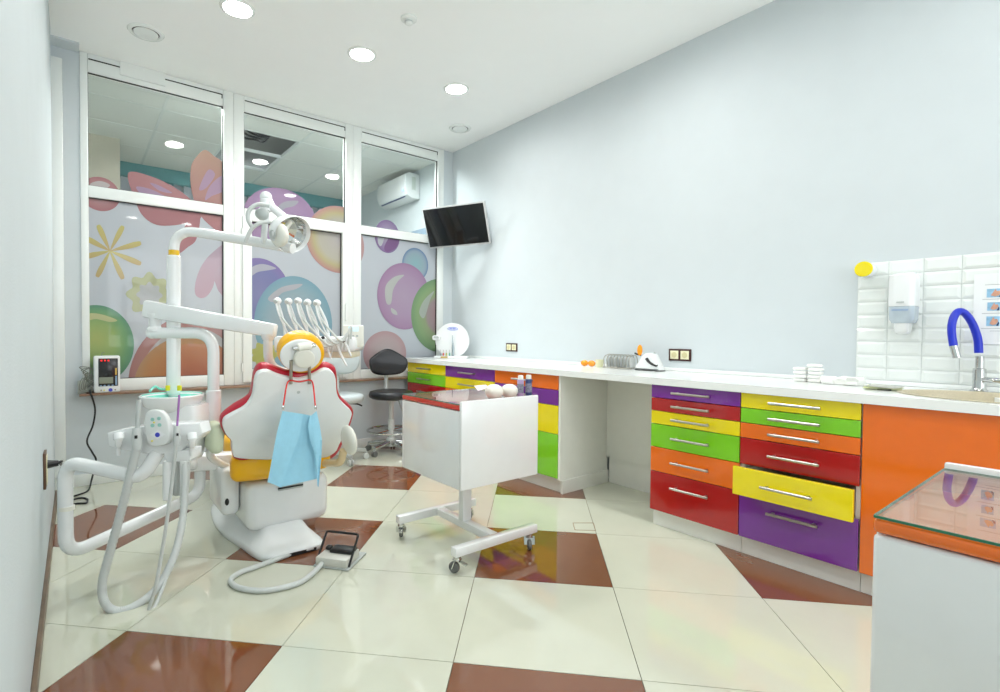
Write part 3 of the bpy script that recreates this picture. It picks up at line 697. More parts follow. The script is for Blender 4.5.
# ------------------------------------------------ mobile carts
def caster(p, parent, ang):
    c_ = MB(); x, y = p
    c_.cyl((x,y,.078),(x,y,.062),.017,seg=14)
    d = V((math.cos(ang),math.sin(ang),0)); s_ = V((-d.y,d.x,0)); ax = V((x,y,.026))+d*.014
    for k in (-1,1): c_.bar(V((x,y,.064))+s_*k*.014, ax+s_*k*.014, .004, .026, up=s_)
    c_.bar(V((x,y,.064))-s_*.016, V((x,y,.064))+s_*.016, .034, .004)
    q = c_.build('caster', CHROME, parent)
    MB().lathe([(.0,-.010),(.020,-.010),(.0255,-.006),(.0255,.006),(.020,.010),(.0,.010)], ax, s_, 20, cap=False).build('wheel', RUBG, q)
    MB().bar(V((x,y,.058))-d*.01, V((x,y,.046))-d*.05, .022, .004).build('brake_lever', CHROME, q)
def cart(x0, x1, y0, y1, zb, zt, label, trim, rim, colx, cy):
    r = thing('mobile_cart', ((x0+x1)/2,(y0+y1)/2,0), label, 'cart')
    b = MB(); t = .018; e = .0012
    # body panels: rim tells which side panels rise above the glass top
    zr = zt+.012; h = {k: (zr if k in rim else zt-.034) for k in ('-x','+x','-y','+y')}
    full = '-y' not in rim; xs0 = x0+t+e if full else x0
    xe = x1-t-e if full else x1
    MB().box((xs0,y0,zb),(xe,y0+t,h['-y']),.004).build('side_panel', WLAC, r)
    MB().box((xs0,y1-t,zb),(xe,y1,h['+y']),.004).build('side_panel', WLAC, r)
    MB().box((x0,y0 if full else y0+t+e,zb),(x0+t,y1 if full else y1-t-e,h['-x']),.008 if full else .004,3).build('front_panel', WLAC, r)
    MB().box((x1-t,y0 if full else y0+t+e,zb),(x1,y1 if full else y1-t-e,h['+x']),.004).build('back_panel', WLAC, r)
    MB().box((x0+t,y0+t,zb),(x1-t,y1-t,zb+t)).build('bottom_panel', WLAC, r, 0)
    tx0, tx1 = x0-.002, (x1-t-e if '+x' in rim else x1); ty0, ty1 = (y0+t+e if '-y' in rim else y0), (y1-t-e if '+y' in rim else y1)
    MB().box((tx0,ty0,zt-.032),(tx1,ty1,zt-.006),.009,4).build('top_board', trim, r)
    g = MB().box((tx0+.004,ty0+.003,zt-.0056),(tx1-.004,ty1-.003,zt-.0012)).build('glass_top', GLASST, r, 0)
    ed = MB(); q = .003
    for lo, hi in (((tx0+.001,ty0+.001,zt-.0056),(tx0+.0038,ty1-.001,zt-.001)),((tx1-.0038,ty0+.001,zt-.0056),(tx1-.001,ty1-.001,zt-.001)),((tx0+.004,ty0+.0005,zt-.0056),(tx1-.004,ty0+.0028,zt-.001)),((tx0+.004,ty1-.0028,zt-.0056),(tx1-.004,ty1-.0005,zt-.001))): ed.box(lo, hi)
    ed.build('glass_edge', GEDGE, g, 0)
    cxm, cym = (x0+x1)/2, (y0+y1)/2
    MB().box((colx-.028,cy-.02,.12),(colx+.028,cy+.02,zb),.003).build('column', WLAC, r)
    # H base: two feet along X, a cross bar along Y
    for yy in (y0-.005, y1-.03): MB().box((x0-.03,yy,.080),(x1+.0,yy+.042,.122),.005).build('foot_bar', WLAC, r)
    MB().box((colx-.025,y0+.037,.082),(colx+.025,y1-.03,.120),.004).build('cross_bar', WLAC, r)
    for xx in (x0-.008, x1-.04):
        for yy in (y0+.016, y1-.009): caster((xx,yy), r, rnd.uniform(0,6.28))
    return r
cart(1.38, 1.866, 1.83, 2.356, .376, .768, 'white mobile cart with red edged glass top on a castor base', mat('coral_red_gloss', (214,48,30), .15, coat=.5), ('-y',), 1.61, 2.10)
CZ = .775
p0 = at(873,514,2,CZ); p1 = at(944,467,2,CZ)
cart(p0.x, p1.x+.012, p0.y-.52, p0.y, .38, CZ, 'white mobile cart with an orange edged glass top beside the orange doors', ORANGE, ('+x',), (p0.x+p1.x)/2, p0.y-.26)
# things on the small cart
gz = .768-.0012+.0006
def cup(u, v, r):
    p = at(u,v,1,1.93); m = MB().lathe([(r*.55,0),(r*.8,r*.18),(r,r*.6),(r*.98,r*.95),(r*.8,r*1.25),(r*.45,r*1.45),(0.0005,r*1.52)], (p.x,p.y,gz), seg=28)
    return m
CUPM = mat('white_rubber', (240,238,226), .4, var=.01)
own('rubber_bowl', cup(494,395,.046), CUPM, 'white rounded rubber bowl beside the pale paper slip on the cart', 'bowl', 'white bowls on the small cart')
own('rubber_bowl', cup(509.5,393,.043), CUPM, 'white rounded rubber bowl beside the lilac bottle on the cart', 'bowl', 'white bowls on the small cart')
def vial(u, v, m_, label):
    p = at(u,v,1,1.905); t = thing('marker_bottle', (p.x,p.y,gz), label, 'bottle')
    MB().lathe([(.015,0),(.017,.003),(.017,.086),(.015,.088),(0,.088)], (p.x,p.y,gz), seg=18).build('body', m_, t)
    MB().lathe([(.014,.0885),(.014,.104),(.011,.109),(0,.110)], (p.x,p.y,gz), seg=18).build('cap', WPLB, t)
    MB().lathe([(.0174,.02),(.0174,.066)], (p.x,p.y,gz), seg=18, cap=False).build('label_sleeve', mat('grey_print', (130,130,150), .5, var=.5, scale=120), t)
vial(520.5,391.5, mat('lilac_plastic', (186,164,206), .3), 'slim lilac bottle with white cap beside the white bowls')
vial(528.5,391, mat('navy_plastic', (60,78,130), .3), 'slim navy blue bottle with white cap beside the lilac bottle')
ps = [at(u,v,2,gz) for u, v in ((474,386),(486,385),(490,388),(478,391))]
own('paper_slip', MB().prism(ps, (0,0,.002)), mat('pinkish_paper', (226,214,220), .6), 'small pale folded paper slip behind the white bowls', 'paper')

# ================================================================== DENTAL CHAIR
ch = thing('dental_chair', (.84,2.95,0), 'dental chair with red backrest, yellow seat and yellow headrest on a white base', 'dental chair')
bp = cr([(.70,2.475,0),(.84,2.455,0),(.985,2.465,0),(1.00,2.58,0),(.985,2.75,0),(1.03,2.95,0),(1.05,3.2,0),(1.0,3.45,0),(.84,3.52,0),(.68,3.45,0),(.62,3.2,0),(.615,2.95,0),(.65,2.72,0)], 5, True)
cb = V((.84,2.93,0))
def ringb(sx, sy, z): return [V((cb.x+(p.x-cb.x)*sx, cb.y+(p.y-cb.y)*sy, z)) for p in bp]
MB().rings([ringb(.985,.985,.001), ringb(1,1,.012), ringb(1,1,.026), ringb(.97,.975,.036), ringb(.90,.93,.048), ringb(.74,.78,.075), ringb(.60,.60,.12), ringb(.54,.48,.17), ringb(.52,.44,.24)]).build('base', WPLA, ch, 50)
MB().box((.80,2.452,.004),(.95,2.47,.020)).build('base_slot', BLACK, ch)
MB().box((.72,2.80,.16),(.96,3.10,.25),.03).build('lift_column', GPLA, ch)
xa_, xb_ = at(247,500,1,2.63).x, at(329,500,1,2.63).x
zb_a, zt_a = at(288,526,1,2.63).z, at(288,478,1,2.63).z
body = MB().box((xa_,2.62,zb_a),(xb_,3.22,zt_a),.05,4).build('seat_housing', WPLA, ch)
MB().box((at(278,483,1,2.62).x,2.612,at(290,489,1,2.62).z),(at(303,483,1,2.62).x,2.622,at(290,478,1,2.62).z),.004).build('grip_recess', GPLA, body)
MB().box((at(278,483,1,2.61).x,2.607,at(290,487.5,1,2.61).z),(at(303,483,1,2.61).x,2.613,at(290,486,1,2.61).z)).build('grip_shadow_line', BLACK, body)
MB().box((at(221,490,1,2.76).x,2.74,.16),(xa_-.002,3.06,at(230,468,1,2.76).z),.03,3).build('side_housing', WPLA, ch)
MB().ell((at(227,502,1,2.738).x,2.738,at(227,502,1,2.738).z),(.010,.006,.018)).build('side_button', BLACK, ch)
# seat cushions
sx0, sx1 = at(231,465,1,2.62).x, at(333,465,1,2.62).x
sz0, sz1 = at(285,477.5,1,2.60).z, at(285,452,1,2.60).z
def rrect(x0, x1, y0, y1, r, z, n=8):
    out = []
    for cx_, cy_, a0 in ((x1-r,y0+r,-90),(x1-r,y1-r,0),(x0+r,y1-r,90),(x0+r,y0+r,180)):
        out += [V((cx_+r*math.cos(math.radians(a0+90*k/n)), cy_+r*math.sin(math.radians(a0+90*k/n)), z)) for k in range(n+1)]
    return out
so = cr([(sx0+.03,2.625,sz0),(.74,2.60,sz0),(.84,2.597,sz0),(.94,2.60,sz0),(sx1-.03,2.625,sz0),(sx1,2.68,sz0),(sx1-.03,2.80,sz0),(sx1-.08,2.98,sz0),(1.0,3.2,sz0),(.84,3.22,sz0),(.68,3.2,sz0),(sx0+.11,2.98,sz0),(sx0+.05,2.80,sz0),(sx0+.008,2.68,sz0)],5,True)
MB().prism(so, (0,0,sz1-sz0), .036, 4).build('seat', CHY, ch, 50)
MB().bar((.84,3.19,sz1-.045),(.84,3.95,sz1-.10),.34,.07,.025,.28,.06).build('leg_rest', CHY, ch)
MB().bar((.84,3.2,sz1-.10),(.84,3.9,sz1-.16),.34,.05,.02,.24,.04).build('leg_rest_shell', WPLA, ch)
# backrest
BP0 = V((.84,2.60,.45)); bvv = V((0,-.25,.47)).normalized(); bn = V((0,-.47,-.25)).normalized()
R3 = lambda x, y: (210+.2312*x, 320+.2312*y)
sh_px = [(215,230),(198,258),(192,300),(182,345),(152,380),(100,410),(64,436),(57,466),(72,500),(95,528),(100,575),(125,600),(300,606),(480,600),(540,575),(560,540),(586,490),(609,430),(614,400),(590,375),(562,345),(549,310),(545,255),(530,226),(498,216),(450,240),(390,258),(340,252),(290,238),(250,222)]
shell = [onp(*R3(*p), BP0, bn) for p in sh_px]
shell = cr(shell, 3, True)
bk = MB().prism(shell, -bn*.035, .006, 2).build('backrest_shell', WPLA, ch, 40)
rp0 = BP0-bn*.022
rd_px = [(245,199),(214,208),(195,236),(187,280),(179,325),(160,350),(110,380),(65,414),(47,440),(50,472),(68,505),(93,532),(98,580),(125,612),(300,622),(500,612),(555,580),(580,530),(602,480),(619,430),(623,395),(601,368),(571,340),(556,305),(553,260),(549,220),(535,205),(500,197),(460,214),(425,229),(390,235),(340,231),(290,213)]
red = cr([onp(*R3(*p), rp0, bn) for p in rd_px], 3, True)
MB().prism(red, -bn*.05, .016, 3).build('backrest_cushion', CHR, ch, 50)
MB().cyl(onp(*R3(383,312),BP0,bn)-bn*.001, onp(*R3(383,312),BP0,bn)+bn*.002, .008, seg=16).build('shell_screw', GPLA, bk)
# headrest
hn = V((0,-.93,-.36)).normalized(); HP0 = V((.84,2.335,.985))
def hel(cx, cy, rx, ry, p0, n=40, tilt=-.12):
    out = []
    for k in range(n):
        a = 2*math.pi*k/n; dx, dy = rx*math.cos(a), ry*math.sin(a)
        out.append(onp(cx+dx*math.cos(tilt)-dy*math.sin(tilt), cy+dx*math.sin(tilt)+dy*math.cos(tilt), p0, hn))
    return out
MB().prism(hel(303,354.5,23,20,HP0-hn*.012), -hn*.075, .022, 3).build('headrest_cushion', CHY, ch, 50)
hs = MB().prism(hel(301,356,20.5,16,HP0), -hn*.018, .005, 2).build('headrest_shell', WPLA, ch, 50)
a_, b_ = onp(292,347.5,HP0,hn)+hn*.012, onp(314.5,344,HP0,hn)+hn*.012
MB().cyl(a_, b_, .010, seg=16, bev=.002).build('hinge_pin', CHROME, hs)
MB().cyl(a_.lerp(b_,.2), a_.lerp(b_,.8), .019, seg=20, bev=.004).build('hinge_barrel', WPLB, hs)
kc = onp(303.5,357,HP0,hn)
MB().prism(hel(303,357,10.5,9.5,HP0,28), hn*.028, .008, 2).build('hinge_knob', WPLB, hs, 50)
for u in (290.5, 308.8):
    p_t = onp(u+.6,360,HP0,hn)-hn*.0; p_b = onp(u,383,BP0,bn)+bn*.006
    MB().cyl(p_t, p_b, .0075, seg=14).build('headrest_rod', STEEL, ch)
# armrests
g = MB(); c_ = P(217.5,439,2.36)
g.box((-.03,-.02,-.07),(.03,.14,.07),.029,4,M=Matrix.Translation(c_) @ Matrix.Rotation(.10,4,'Y'))
al = g.build('armrest', ARMG, ch); al['label'] = 'pale green armrest pad'
MB().tube(fillet([c_+V((0,.10,-.04)),c_+V((.0,.2,-.12)),V((sx0+.06,c_.y+.28,sz0+.01))],.05), .018, 12).build('armrest_bracket', WPLA, ch)
c_ = P(349,440,2.58)
MB().ell(c_, (.026,.08,.076), Matrix.Rotation(-.12,3,'Y')).build('armrest', WPLB, ch)
q_ = P(343,446,2.6)
MB().tube(fillet([c_+V((-.015,.03,-.055)),P(341,463,2.62),V((sx1-.06,2.74,sz0+.015))],.06), .02, 12).build('armrest_bracket', mat('amber_clear_plastic', (228,204,160), .25, coat=.4), ch)
# patient bib hanging on red cord
bb = thing('dental_bib', P(295,487,2.34), 'pale blue paper bib hanging by a red cord from the backrest', 'bib')
YBB = 2.335
def bibsheet(rows, dy, name):
    m_ = MB(); R_ = []
    for i, row in enumerate(rows):
        l, r2 = row; R_.append([m_.bm.verts.new(at(l[0]+(r2[0]-l[0])*t/6, l[1]+(r2[1]-l[1])*t/6, 1, YBB+dy[i]+.004*math.sin(t*1.1+i))) for t in range(7)])
    for i in range(len(R_)-1):
        for t in range(6): m_.bm.faces.new([R_[i][t],R_[i][t+1],R_[i+1][t+1],R_[i+1][t]])
    return m_.build(name, BIB, bb, 25)
bibsheet([((282.5,411),(303,414)),((277,432),(299.5,436)),((273,453),(292,456)),((270,470),(286,474)),((267.5,482),(281,487.5))], [0,.002,.0,.004,.006], 'folded_panel')
bibsheet([((303,414),(313,416)),((299,436),(314,437)),((291,455),(319,454)),((286,473),(320,468)),((281,487),(318,478.5))], [.006,.028,.034,.034,.03], 'middle_panel')
bibsheet([((309.5,417),(316.5,411)),((308,427),(319.5,424)),((310,440),(322,440)),((315,454),(321.5,456)),((317.5,486),(318.5,487))], [-.004,-.006,-.006,-.002,0], 'side_flap')
for (a, b2, c3, d2) in (((290.5,379),(286.5,382),(284,401),(283,409)), ((308,378.5),(312,382),(315,403),(315.5,409))):
    pts = [onp(*a,BP0,bn)+bn*.012, onp(*b2,BP0,bn)+bn*.012, at(*c3,1,YBB-.002), at(*d2,1,YBB)]
    MB().tube(cr(pts,5), .0035, 8).build('cord', mat('red_cord', (226,44,36), .5), bb)
    MB().obox(at(d2[0],d2[1]-1.5,1,YBB-.003),(.010,.010,.02),0,.002).build('clip', CHROME, bb)
MB().tube(cr([onp(290.5,379,BP0,bn)+bn*.012, onp(299,381,BP0,bn)+bn*.006, onp(308,378.5,BP0,bn)+bn*.012],5), .0035, 8).build('cord', MATS['red_cord'], bb)

# ================================================================== DENTAL UNIT (spittoon, arms, lamp)
un = thing('dental_unit', (.42,2.7,0), 'white dental unit with spittoon, lamp post, instrument arms and suction hoses', 'dental unit')
CR = V((math.cos(YW),-math.sin(YW),0)); CF = V((math.sin(YW),math.cos(YW),0))
# swing arm tube
arm = fillet([P(200,466,2.66),P(200,494,2.66),P(66,556,2.09),P(65,461,2.09),P(142,478,1.99),P(158,452,2.02)],.085,8)
MB().tube(arm, .0265, 16).build('swing_arm', WPLA, un)
MB().cyl(P(66.5,510,2.09), P(66.5,506,2.09), .0282, seg=18).build('arm_collar', WPLB, un)
# floor post under beam so that the unit stands on the chair base
MB().bar(P(180,463,2.6), P(246,459,2.78), .10, .085, .02).build('connecting_beam', WPLA, un)
# thick post with delivery arm
D1 = 2.5
MB().cyl(P(213.5,452,D1), P(213.5,390,D1), .034, seg=22, bev=.004).build('arm_post_sleeve', WPLA, un)
MB().tube(fillet([P(213.5,392,D1),P(213.5,333,D1),P(152,333,D1)],.10,10), .027, 16).build('curved_arm', WPLA, un)
MB().ell(P(152,333,D1), .028).build('arm_end_cap', WPLA, un)
MB().lathe([(.034,.0),(.034,.012),(.026,.022),(.026,.06),(.036,.075),(.036,.085)], P(155,331,D1), seg=20).build('swivel', WPLA, un)
MB().bar(P(145.5,308.5,D1), P(276,331,D1-.03), .06, .084, .012, .052, .066).build('delivery_arm', WPLA, un)
MB().tube(fillet([P(268,334,D1-.03),P(268,369,D1-.02),P(330,380,2.72)],.09,8), .022, 14).build('drop_arm', WPLA, un)
MB().lathe([(.024,-.03),(.030,-.015),(.034,0)], P(268,334,D1-.03), seg=18).build('drop_swivel', WPLA, un)
# instrument tray
DT = 2.7
def cbox(u0, v0, u1, v1, D, depth, bev, name, m_, parent, seg=2, rx=0):
    a, b2 = P(u0,v0,D), P(u1,v1,D); cc = (a+b2)/2; wd = (b2-a).dot(CR); hg = abs(a.z-b2.z)
    Mx = Matrix.Translation(cc) @ Matrix.Rotation(-YW,4,'Z') @ Matrix.Rotation(rx,4,'X')
    return MB().box((-wd/2,-.001,-hg/2),(wd/2,depth,hg/2),bev,seg,M=Mx).build(name, m_, parent)
tr = cbox(273,336,355,352,DT,.26,.02,'instrument_tray',WPLA,un,3)
cbox(318,351,353,358,DT+.02,.2,.012,'tray_underside',mat('cream_plastic_body', (232,224,198), .35),un)
for k, (u, v) in enumerate([(277.5,301),(288.5,301.5),(298,301),(307.5,302.5),(317,303)]):
    hd = P(u,v,DT); bs = P(u+8+k*1.0,340,DT+.06)
    MB().tube(cr([bs,P(u+6+k*.8,322,DT+.03),hd],5), .0075, 10).build('instrument_arm', WPLA, un)
    hh = MB().ell(hd, (.021,.021,.019),u=16,v=10).build('arm_head', WPLA, un)
    MB().cyl(hd-CF*.014, hd-CF*.03-V((0,0,.006)), .010, seg=12).build('hose_guide', GPLA, hh)
    e_ = [(331,356),(340,352),(344,350),(348,345),(351,339)][k]
    MB().tube(cr([hd-V((0,0,.012)),P(u+3,v+13,DT-.02),P(u+12,v+26,DT-.06),P((u+17+e_[0])/2,(v+40+e_[1])/2,DT-.07),P(e_[0],e_[1]-12,DT-.05),P(e_[0],e_[1],DT-.03)],6), .0055, 8).build('instrument_hose', LGREY, un)
    MB().tube(cr([hd-V((0,0,.01))-CF*.02,P(u+1,v+12,DT-.03),P(u+9,v+30,DT-.02),P(u+14,340,DT)],5), .005, 8).build('return_hose', WPLA, un)
for (pts, nm) in (([(323,338),(328,350),(331,359)],'handpiece'),([(336,343),(342,357),(347,366)],'handpiece'),([(344,341),(348,349),(351,356)],'handpiece')):
    pp = cr([P(u,v,DT-.04) for u, v in pts],5); n_ = len(pp)
    hp = MB().tube(pp, [.0085-.004*i/(n_-1) for i in range(n_)], 10).build(nm, WPLA, un)
    MB().ell(pp[0], .0105, u=12, v=8).build('coupling', BLACK, hp)
dsp = cbox(343,325,363,347,DT+.05,.03,.008,'display_panel',WPLB,un)
cbox(348.5,326.5,358.5,331.5,DT+.048,.004,.001,'screen',mat('pale_lcd', (196,224,232), .3, emit=((196,224,232),.3)),dsp)
for u, v in ((349,336),(353,336),(357,336),(350,341),(355,341.5)):
    cbox(u-1,v-1,u+1.2,v+.8,DT+.048,.004,.001,'button',mat('violet_button', (130,120,206), .4) if v > 340 else GPLA,dsp)
# lamp post
D2 = 2.52
MB().cyl(P(173.5,394,D2), P(173.8,256,D2), .031, seg=22, bev=.003).build('lamp_post', WPLA, un)
lp = cr([P(174,257,D2),P(174,248,D2),P(176,239.5,D2),P(182,234,D2-.005),P(192,232,D2-.01),P(220,236,D2-.06),P(255,241.5,D2-.12),P(293,248.5,D2-.18)],6)
MB().tube(lp, .0235, 16).build('lamp_arm', WPLA, un)
MB().cyl(P(174,255.5,D2), P(174,250.5,D2), .0245, seg=18).build('warning_band', mat('amber_band', (236,190,20), .3, coat=.3), un)
# lamp head
DL = 2.36
LH = MB(); jt = P(266,207,DL)
LH.lathe([(.026,-.02),(.026,.03),(.022,.035),(.022,.045)], jt, seg=20); LH.ell(P(266,197,DL), (.027,.027,.025))
LH.tube(cr([P(268,199,DL),P(272,207,DL),P(279,213,DL),P(286,219,DL)],5), .018, 12)
LH.tube(cr([P(266,210,DL),P(265,225,DL),P(264,240,DL-.0),P(266,243,D2-.14)],5), .014, 12)
lh = LH.build('lamp_joint', WPLA, un)
MB().ell(P(262,214,DL-.02), (.03,.03,.028)).build('joint_motor', GPLA, lh)
MB().tube(cr([P(270,206,DL-.05),P(258,204.5,DL-.06),P(249.5,210,DL-.07),P(248,219,DL-.07),P(252,227,DL-.06)],6), .0095, 10).build('handle', LGREY, lh)
MB().tube(cr([P(270,222,DL-.05),P(260,223,DL-.09),P(251,230,DL-.1),P(245.5,242.5,DL-.1)],6), .0085, 10).build('handle', LGREY, lh)
ax = (-CF*.30+CR*.82-V((0,0,.42))).normalized(); e1 = ax.cross(V((0,0,1))).normalized(); e2 = e1.cross(ax).normalized(); hc = P(291,234,DL-.03)
def hring(q, h, n=36, sx=.118, sy=.088): return [hc+ax*h+e1*sx*q*math.cos(2*math.pi*k/n)+e2*sy*q*math.sin(2*math.pi*k/n) for k in range(n)]
hd_ = MB().rings([hring(.05,-.075),hring(.45,-.07),hring(.75,-.05),hring(.93,-.02),hring(1,.008),hring(.975,.014),hring(.94,.008),hring(.86,-.015),hring(.7,-.04),hring(.4,-.058),hring(.05,-.062)],cap=False).build('lamp_housing', WPLA, un, 60)
MB().rings([hring(.93,.003),hring(.84,-.016),hring(.68,-.040),hring(.38,-.056),hring(.04,-.060)],cap=False).build('reflector', CHROME, hd_, 0)
cc = P(280,235,DL-.11)
cap = MB().lathe([(.0,-.02),(.036,-.018),(.05,-.008),(.052,.004),(.046,.016),(.03,.022),(.0,.024)], cc, (-CF*.75-CR*.5+V((0,0,-.1))), 30, cap=False).build('lamp_side_cap', WPLB, un, 60)
MB().tube(cr([cc+CF*.02, P(286,228,DL-.06), P(290,222,DL-.03)],4), .012, 10).build('cap_bracket', WPLB, un)
od = (-CF*.75-CR*.5+V((0,0,-.1))).normalized()
MB().lathe([(.0,.0),(.021,.0),(.021,.004),(.015,.003),(.0,.002)], cc+od*.021-CR*.014, od, 20, cap=False).build('cap_opening', GPLA, cap)
# spittoon
ct = P(172.5,395,2.42); 
bwl = MB().lathe([(.05,-.085),(.085,-.072),(.118,-.045),(.132,-.012),(.136,.0),(.131,.004),(.124,-.002),(.105,-.028)], ct, seg=40, cap=False).build('spittoon_bowl', WPLA, un, 60)
MB().lathe([(.128,.003),(.112,-.018),(.07,-.034),(.0005,-.04)], ct, seg=40, cap=False).build('glass_bowl', mat('teal_glass', (128,226,206), .08, coat=.8), bwl, 60)
MB().tube(cr([P(150,391,2.44),P(155,386.5,2.50),P(160,389,2.52),P(166,389.5,2.53)],5), [.006]*16, 8).build('bowl_lip', MATS['teal_glass'], bwl)
MB().tube([P(174,396,2.52),P(174,380,2.52),P(174,377,2.51)], [.024,.018,.010], 16).build('cup_filler', WPLA, un)
for u in (167.8,179.5): MB().obox(P(u,388,2.47),(.018,.014,.026),-YW,.003).build('cup_clip', mat('yellow_plastic', (246,226,40), .35), un)
def cring(u0, u1, D, v, dep):
    a, b2 = P(u0,v,D), P(u1,v,D); c4 = (a+b2)/2+CF*dep/2; wd = (b2-a).length/2; n = 28; out = []
    for k in range(n):
        t = 2*math.pi*k/n; cs, sn = math.cos(t), math.sin(t); pw = .5
        out.append(c4+CR*wd*math.copysign(abs(cs)**pw,cs)+CF*dep/2*math.copysign(abs(sn)**pw,sn))
    return out
MB().rings([cring(166,190,2.36,462,.14),cring(163,194,2.34,440,.17),cring(162,196,2.34,420,.17),cring(160,196,2.35,406,.16)]).build('unit_body', WPLA, un, 50)
MB().bar(P(178,463,2.44), P(190,463,2.62), .09, .075, .02).build('body_bracket', WPLA, un)
# assistant tray
DA = 2.0
to = [(107,433),(122,429),(140,426.5),(160,424),(175,424),(200,423),(202.5,433),(197,440),(187,444),(181,451),(162,454.5),(141,453.5),(140,449),(133,452),(118,449.5),(108,446)]
at_ = MB().prism([P(u,v,DA) for u, v in to], CF*.075, .007, 2).build('assistant_tray', WPLA, un, 40)
MB().prism([P(u,v,DA-.001) for u, v in ((163,452),(191,450),(190,461),(166,463))], CF*.09, .006).build('tray_support', WPLA, un, 40)
pn = MB().prism(cr([P(u,v,DA-.035) for u, v in ((147,411.5),(155,409.5),(163,413),(168.5,425),(168.5,441),(160,446),(150,445.5),(145,435),(144,421))],4,True), CF*.03-V((0,0,.004)), .005, 2).build('control_panel', mat('pale_grey_panel', (226,230,228), .3, coat=.3), un, 50)
nb = -CF
for u, v, c5 in ((152.5,419.5,'t'),(159,418.5,'t'),(152.5,425.5,'t'),(159.5,425,'t'),(154,422.5,'y'),(152,441,'y'),(157.5,434.8,'b')):
    p = P(u,v,DA-.0365)
    mm = {'t':mat('teal_button', (150,200,190), .4),'y':mat('yellow_button', (236,224,90), .4),'b':mat('blue_button', (60,70,190), .4)}[c5]
    r5 = {'t':.007,'y':.0035,'b':.009}[c5]
    MB().cyl(p+CF*.003, p-CF*.0015, r5, seg=14).build('button', mm, pn)
q = [P(u,v,DA-.0362) for u, v in ((150,434.8),(157.5,430),(165,434.8),(157.5,439.5))]
MB().prism(q, CF*.002).build('button_pad', WPLA, pn, 0)
for u in (118.5,192): 
    MB().tube(cr([P(u,434,DA-.02),P(u+.3,441,DA-.03),P(u-.2,447,DA-.01),P(u-.2,455,DA+.0)],4), [.018]*4+[.012]*4+[.008]*5, 12).build('instrument_holder', WPLA, un)
# suction wand with ribbed hose, saliva ejector with thin hose
MB().tube([P(137.2,449,DA-.03),P(137,440,DA-.035),P(136.8,428,DA-.03)], [.017,.019,.015], 12).build('hose_valve', LGREY, un)
MB().obox(P(136,437,DA-.055),(.008,.006,.012),-YW).build('valve_slide', BLACK, un)
MB().tube([P(137.2,428,DA-.03),P(138,412,DA-.03),P(138.7,402,DA-.03),P(138.5,400,DA-.03)], [.009,.008,.009,.008], 12).build('suction_wand', GPLA, un)
hs_ = cr([P(136.5,449,DA-.03),P(130,476,DA-.02),P(121,512,DA-.01),P(110,552,DA-.005),P(102.5,582,1.99),P(104.5,602,1.985),P(116,611,1.985),P(135,606,2.02),P(157,588,2.09),P(174,556,2.18),P(182.5,520,2.27),P(185,485,2.33),P(185,462,2.36)],18)
MB().tube(hs_, [.0168 if i % 2 else .0148 for i in range(len(hs_))], 12).build('suction_hose', LGREY, un, 60)
MB().tube([P(176.5,446,DA-.03),P(176.8,437,DA-.035),P(177,426,DA-.03)], [.011,.013,.010], 12).build('hose_valve', LGREY, un)
MB().obox(P(177.5,434.5,DA-.05),(.006,.005,.010),-YW).build('valve_slide', BLACK, un)
MB().tube([P(177.2,426,DA-.03),P(178.3,410,DA-.03),P(179.3,395,DA-.03)], .0042, 10).build('saliva_tube', mat('purple_tip', (164,110,180), .35), un)
MB().tube(cr([P(176,446,DA-.03),P(171,490,DA-.01),P(164,540,2.0),P(156,585,1.99),P(149.5,607,2.0),P(150,611.5,2.0),P(156,604,2.03),P(166,578,2.12),P(178,535,2.25),P(187,490,2.34),P(189,462,2.36)],8), .007, 10).build('saliva_hose', LGREY, un)
for u, v1 in ((167,500),(184,503)): MB().cyl(P(u,460,2.36), P(u,v1,2.36), .018, seg=16, bev=.004).build('filter_canister', WPLA, un)
MB().cyl(P(178,460,2.40), P(178,495,2.40), .022, seg=16, bev=.004).build('filter_canister', LGREY, un)

# ------------------------------------------------ foot pedal
A_, B_, C_ = fl(315,567.5), fl(346,571.5), fl(361,553.5)
ex = (B_-A_); wx = ex.length; ex.normalize(); ey = V((-ex.y,ex.x,0)); dp = (C_-B_).dot(ey)
PM = Matrix(((ex.x,ey.x,0,A_.x),(ex.y,ey.y,0,A_.y),(0,0,1,0),(0,0,0,1)))
fp = thing('foot_pedal', A_+ex*wx/2+ey*dp/2, 'grey foot control pedal with a black wire guard on the floor', 'foot pedal')
MB().box((-.01,0,.0015),(wx+.012,dp,.010),.003,M=PM).build('base_plate', GPLA, fp)
MB().box((0,.002,.010),(wx,dp*.72,.048),.005,M=PM).build('housing', mat('warm_grey_plastic', (206,206,198), .4), fp)
MB().box((wx*.25,dp*.3,.048),(wx*.98,dp*.66,.066),.008,M=PM).build('pedal', BLACK, fp)
MB().ell(PM @ V((wx*.13,dp*.5,.058)), (.018,.016,.012)).build('side_button', BLACK, fp)
MB().tube([PM @ V(p) for p in fillet([(-.006,.02,.012),(-.006,dp*.62,.125),(wx+.004,dp*.62,.125),(wx+.004,.02,.012)],.012,4)], .0055, 10).build('guard', BLACK, fp)
pts = [PM @ V((wx*.22,.0,.022)), fl(312,574,.014), fl(296,584,.0125), fl(265,590.5,.0125), fl(240,588,.0125), fl(230.5,580.5,.0125), fl(240,572.5,.0125), fl(258,566,.0125), V((.87,2.475,.012))]
MB().tube(cr(pts,7), .0115, 12).build('hose', LGREY, fp)

